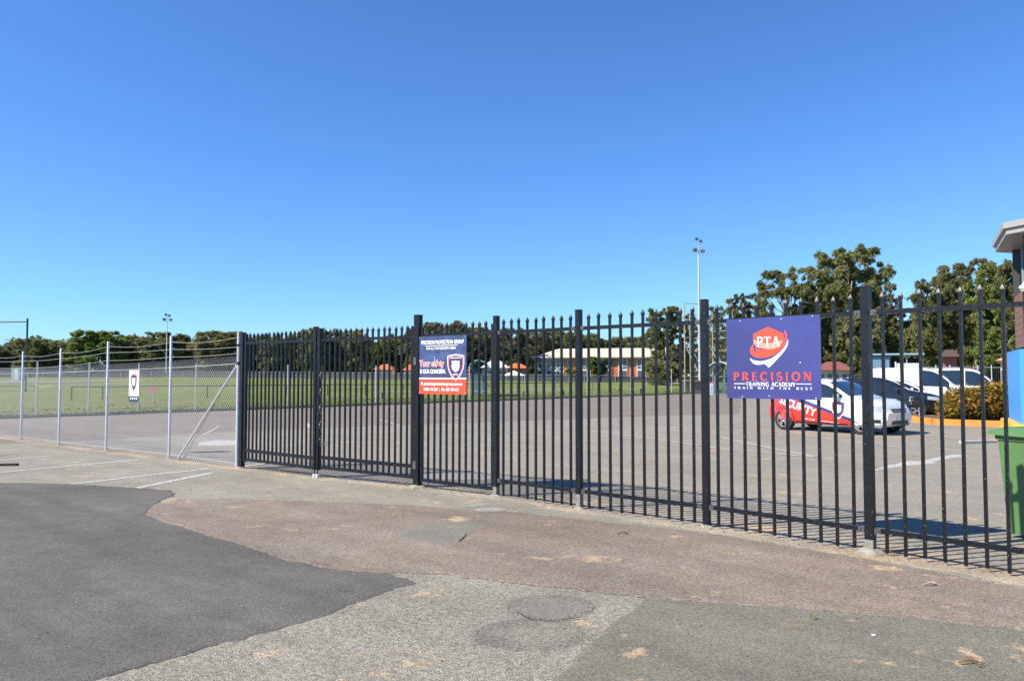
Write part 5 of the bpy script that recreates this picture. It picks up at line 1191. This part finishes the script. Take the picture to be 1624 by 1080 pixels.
at('dense tree at the right edge behind the kiosk', 1660, 66, 400, 130, 'dark', 78, leaf=.17, base=.1, dens=1.1)
# cabbage-like palm beside the kiosk
xp_, Yp = AX(1598, 44), 44; g = thing('palm_tree', 'spiky green palm beside the brown boards of the kiosk', 'palm', (xp_, Yp, 0)); rs = np.random.RandomState(5)
zt_ = HZ(548, Yp); MB().tube([(0,0,0),(0,0,zt_)], [.16,.12], 8).build('trunk', M_bark2, g)
for k in range(22):
    t = k*.91; e = rs.uniform(-.3,1.2); Lf = rs.uniform(.9,1.3); vs = []
    for j in range(6):
        u = j/5; r_ = Lf*u*math.cos(e); zz = zt_+Lf*u*math.sin(e)-.35*u*u; w_ = .06*math.sin(math.pi*min(.95,u+.12)); c = (r_*math.cos(t), r_*math.sin(t), zz); vs += [(c[0]-math.sin(t)*w_, c[1]+math.cos(t)*w_, zz),(c[0]+math.sin(t)*w_, c[1]-math.cos(t)*w_, zz)]
    MB().add(vs, [(2*j,2*j+2,2*j+3,2*j+1) for j in range(5)]).build('frond', LM['green'], g)
# the wood behind the far line, too far to tell trees apart
rs = np.random.RandomState(77); Cs = []
for k in range(330):
    px = rs.uniform(-260, 1900); Y = rs.uniform(205, 255) if px < 1150 else rs.uniform(125, 170); top = rs.uniform(534, 552) if px < 1150 else rs.uniform(500, 535)
    x = AX(px, Y); z0 = gz(x, Y); H = HZ(top, Y)-z0; rr = rs.uniform(3, 5.5); n_ = 420; d = rs.normal(0,1,(n_,3)); d /= np.linalg.norm(d,axis=1)[:,None]
    q = d*(rs.rand(n_,1)**.35)*np.array([rr,rr,H/2])+np.array([x,Y,z0+H/2]); q += rs.normal(0,.35,q.shape); Cs.append(q)
C = np.concatenate(Cs); o = link('woodland', fastmesh('woodland', leaftris(rs, C, .75, 1.8, .4), 3, LM['dark']), kind='stuff'); tag(o, 'distant dark woodland closing the view behind the tree line', 'woodland')
# ================================================================== LITTER
rs = np.random.RandomState(9)
def seg_pt():
    i = rs.randint(4, len(fl)-1); a, b = Vector(fl[i]), Vector(fl[i+1]); return a.lerp(b, rs.rand())
Cs = []
for k in range(2600):
    if k < 1900: p = seg_pt(); x, y = p.x+rs.normal(0,.11), p.y+rs.normal(0,.11)
    elif k < 2150: q = [FP['g268'],FP['g169'],FP['g95'],FP['g35'],FP['p661'],FP['p1375']][rs.randint(6)]; x, y = q[0]+rs.normal(0,.28), q[1]+rs.normal(0,.12)
    else: x, y = rs.uniform(-5,5), rs.uniform(3.2,11)
    Cs.append((x,y,.024))
C = np.array(Cs); n_ = len(C); an = rs.uniform(0,6.28,n_); s = rs.uniform(.004,.016,n_); d = np.stack([np.cos(an),np.sin(an),rs.normal(0,.35,n_)],1)*s[:,None]; e = np.stack([-np.sin(an),np.cos(an),rs.normal(0,.35,n_)],1)*s[:,None]*.5
Vq = np.stack([C-d,C-e,C+d,C+e],1).reshape(-1,3); Vq[:,2] += .002
o = link('leaf_litter', fastmesh('leaf_litter', Vq, 4, leafmat('dry_leaf', (.22,.13,.06), (.34,.22,.11), 20, .2)), kind='stuff'); tag(o, 'dry leaf litter scattered along the foot of the fences', 'litter')
mb = MB(); q = random.Random(3)
for k in range(2700):
    if k < 500: p = seg_pt(); x, y = p.x+q.gauss(0,.13), p.y+q.gauss(0,.13)
    elif k < 2300: e_ = EDGES[q.randrange(len(EDGES))]; u_ = q.random(); x, y = e_[0][0]+(e_[1][0]-e_[0][0])*u_+q.gauss(0,.035), e_[0][1]+(e_[1][1]-e_[0][1])*u_+q.gauss(0,.035)
    else: x, y = q.uniform(-5,6), q.uniform(3,12)
    r_ = q.uniform(.003,.010)*(1 if k < 500 else .62); vs = [(x+r_*q.uniform(.6,1.2)*a, y+r_*q.uniform(.6,1.2)*b, .020+r_*.7*c) for a, b, c in ((1,0,0),(0,1,0),(-1,0,0),(0,-1,0),(0,0,1))]; mb.add(vs, [(0,1,4),(1,2,4),(2,3,4),(3,0,4)])
o = mb.build('pebbles', mat('pebble', (.19,.18,.16), .9, var=.6, vscale=40), kind='stuff'); tag(o, 'small loose pebbles on the asphalt and at the fence line', 'pebbles')
def twig(px, py, L, label, seed, col=(.20,.09,.03)):
    q = random.Random(seed); x, y = G(px, py); t = thing('fallen_twig', label, 'twig', (x,y,.016)); m = mat('dry_twig%d' % seed, col, .8)
    MB().tube([(-L,0,.004),(0,.01,.018),(L*.9,-.015,.006)], [.004,.005,.003], 5).build('stem', m, t)
    for k in range(4):
        a = q.uniform(0,6.28); MB().add([(0,0,.01),(L*.5*math.cos(a)-.006,L*.5*math.sin(a),.022),(L*.8*math.cos(a),L*.8*math.sin(a),.012),(L*.5*math.cos(a)+.006,L*.5*math.sin(a)-.006,.020)], [(0,1,2,3)]).build('leaf', m, t)
twig(1541, 1056, .075, 'curled orange-brown dead leaf sprig at the bottom right of the road', 1)
twig(988, 849, .06, 'dark dead sprig on the reddish asphalt below the middle of the picket fence', 2, (.05,.035,.02))
twig(1291, 984, .03, 'tiny green-brown sprig beside the sand stain right of centre', 3, (.12,.12,.04))
twig(1478, 931, .07, 'pale dry sprig on the dark edge of the reddish asphalt', 4, (.35,.32,.26))
sq = G(1386, 1010); tag(MB().lathe([(0,.006),(.012,.005),(.014,0)], 10, axis='z').build('bottle_cap', mat('mint_plastic', (.45,.75,.65), .4)), 'tiny mint green bottle cap lying on the smooth grey asphalt', 'bottle cap').location = (*sq, .012)
st_ = G(12,738.5); tag(MB().box((0,0,.02), (.34,.09,.035), rz=.12).build('timber_offcut', mat('dark_timber', (.04,.035,.03), .8)), 'dark flat timber offcut lying between the parking lines at the left', 'timber').location = (*st_, .003)
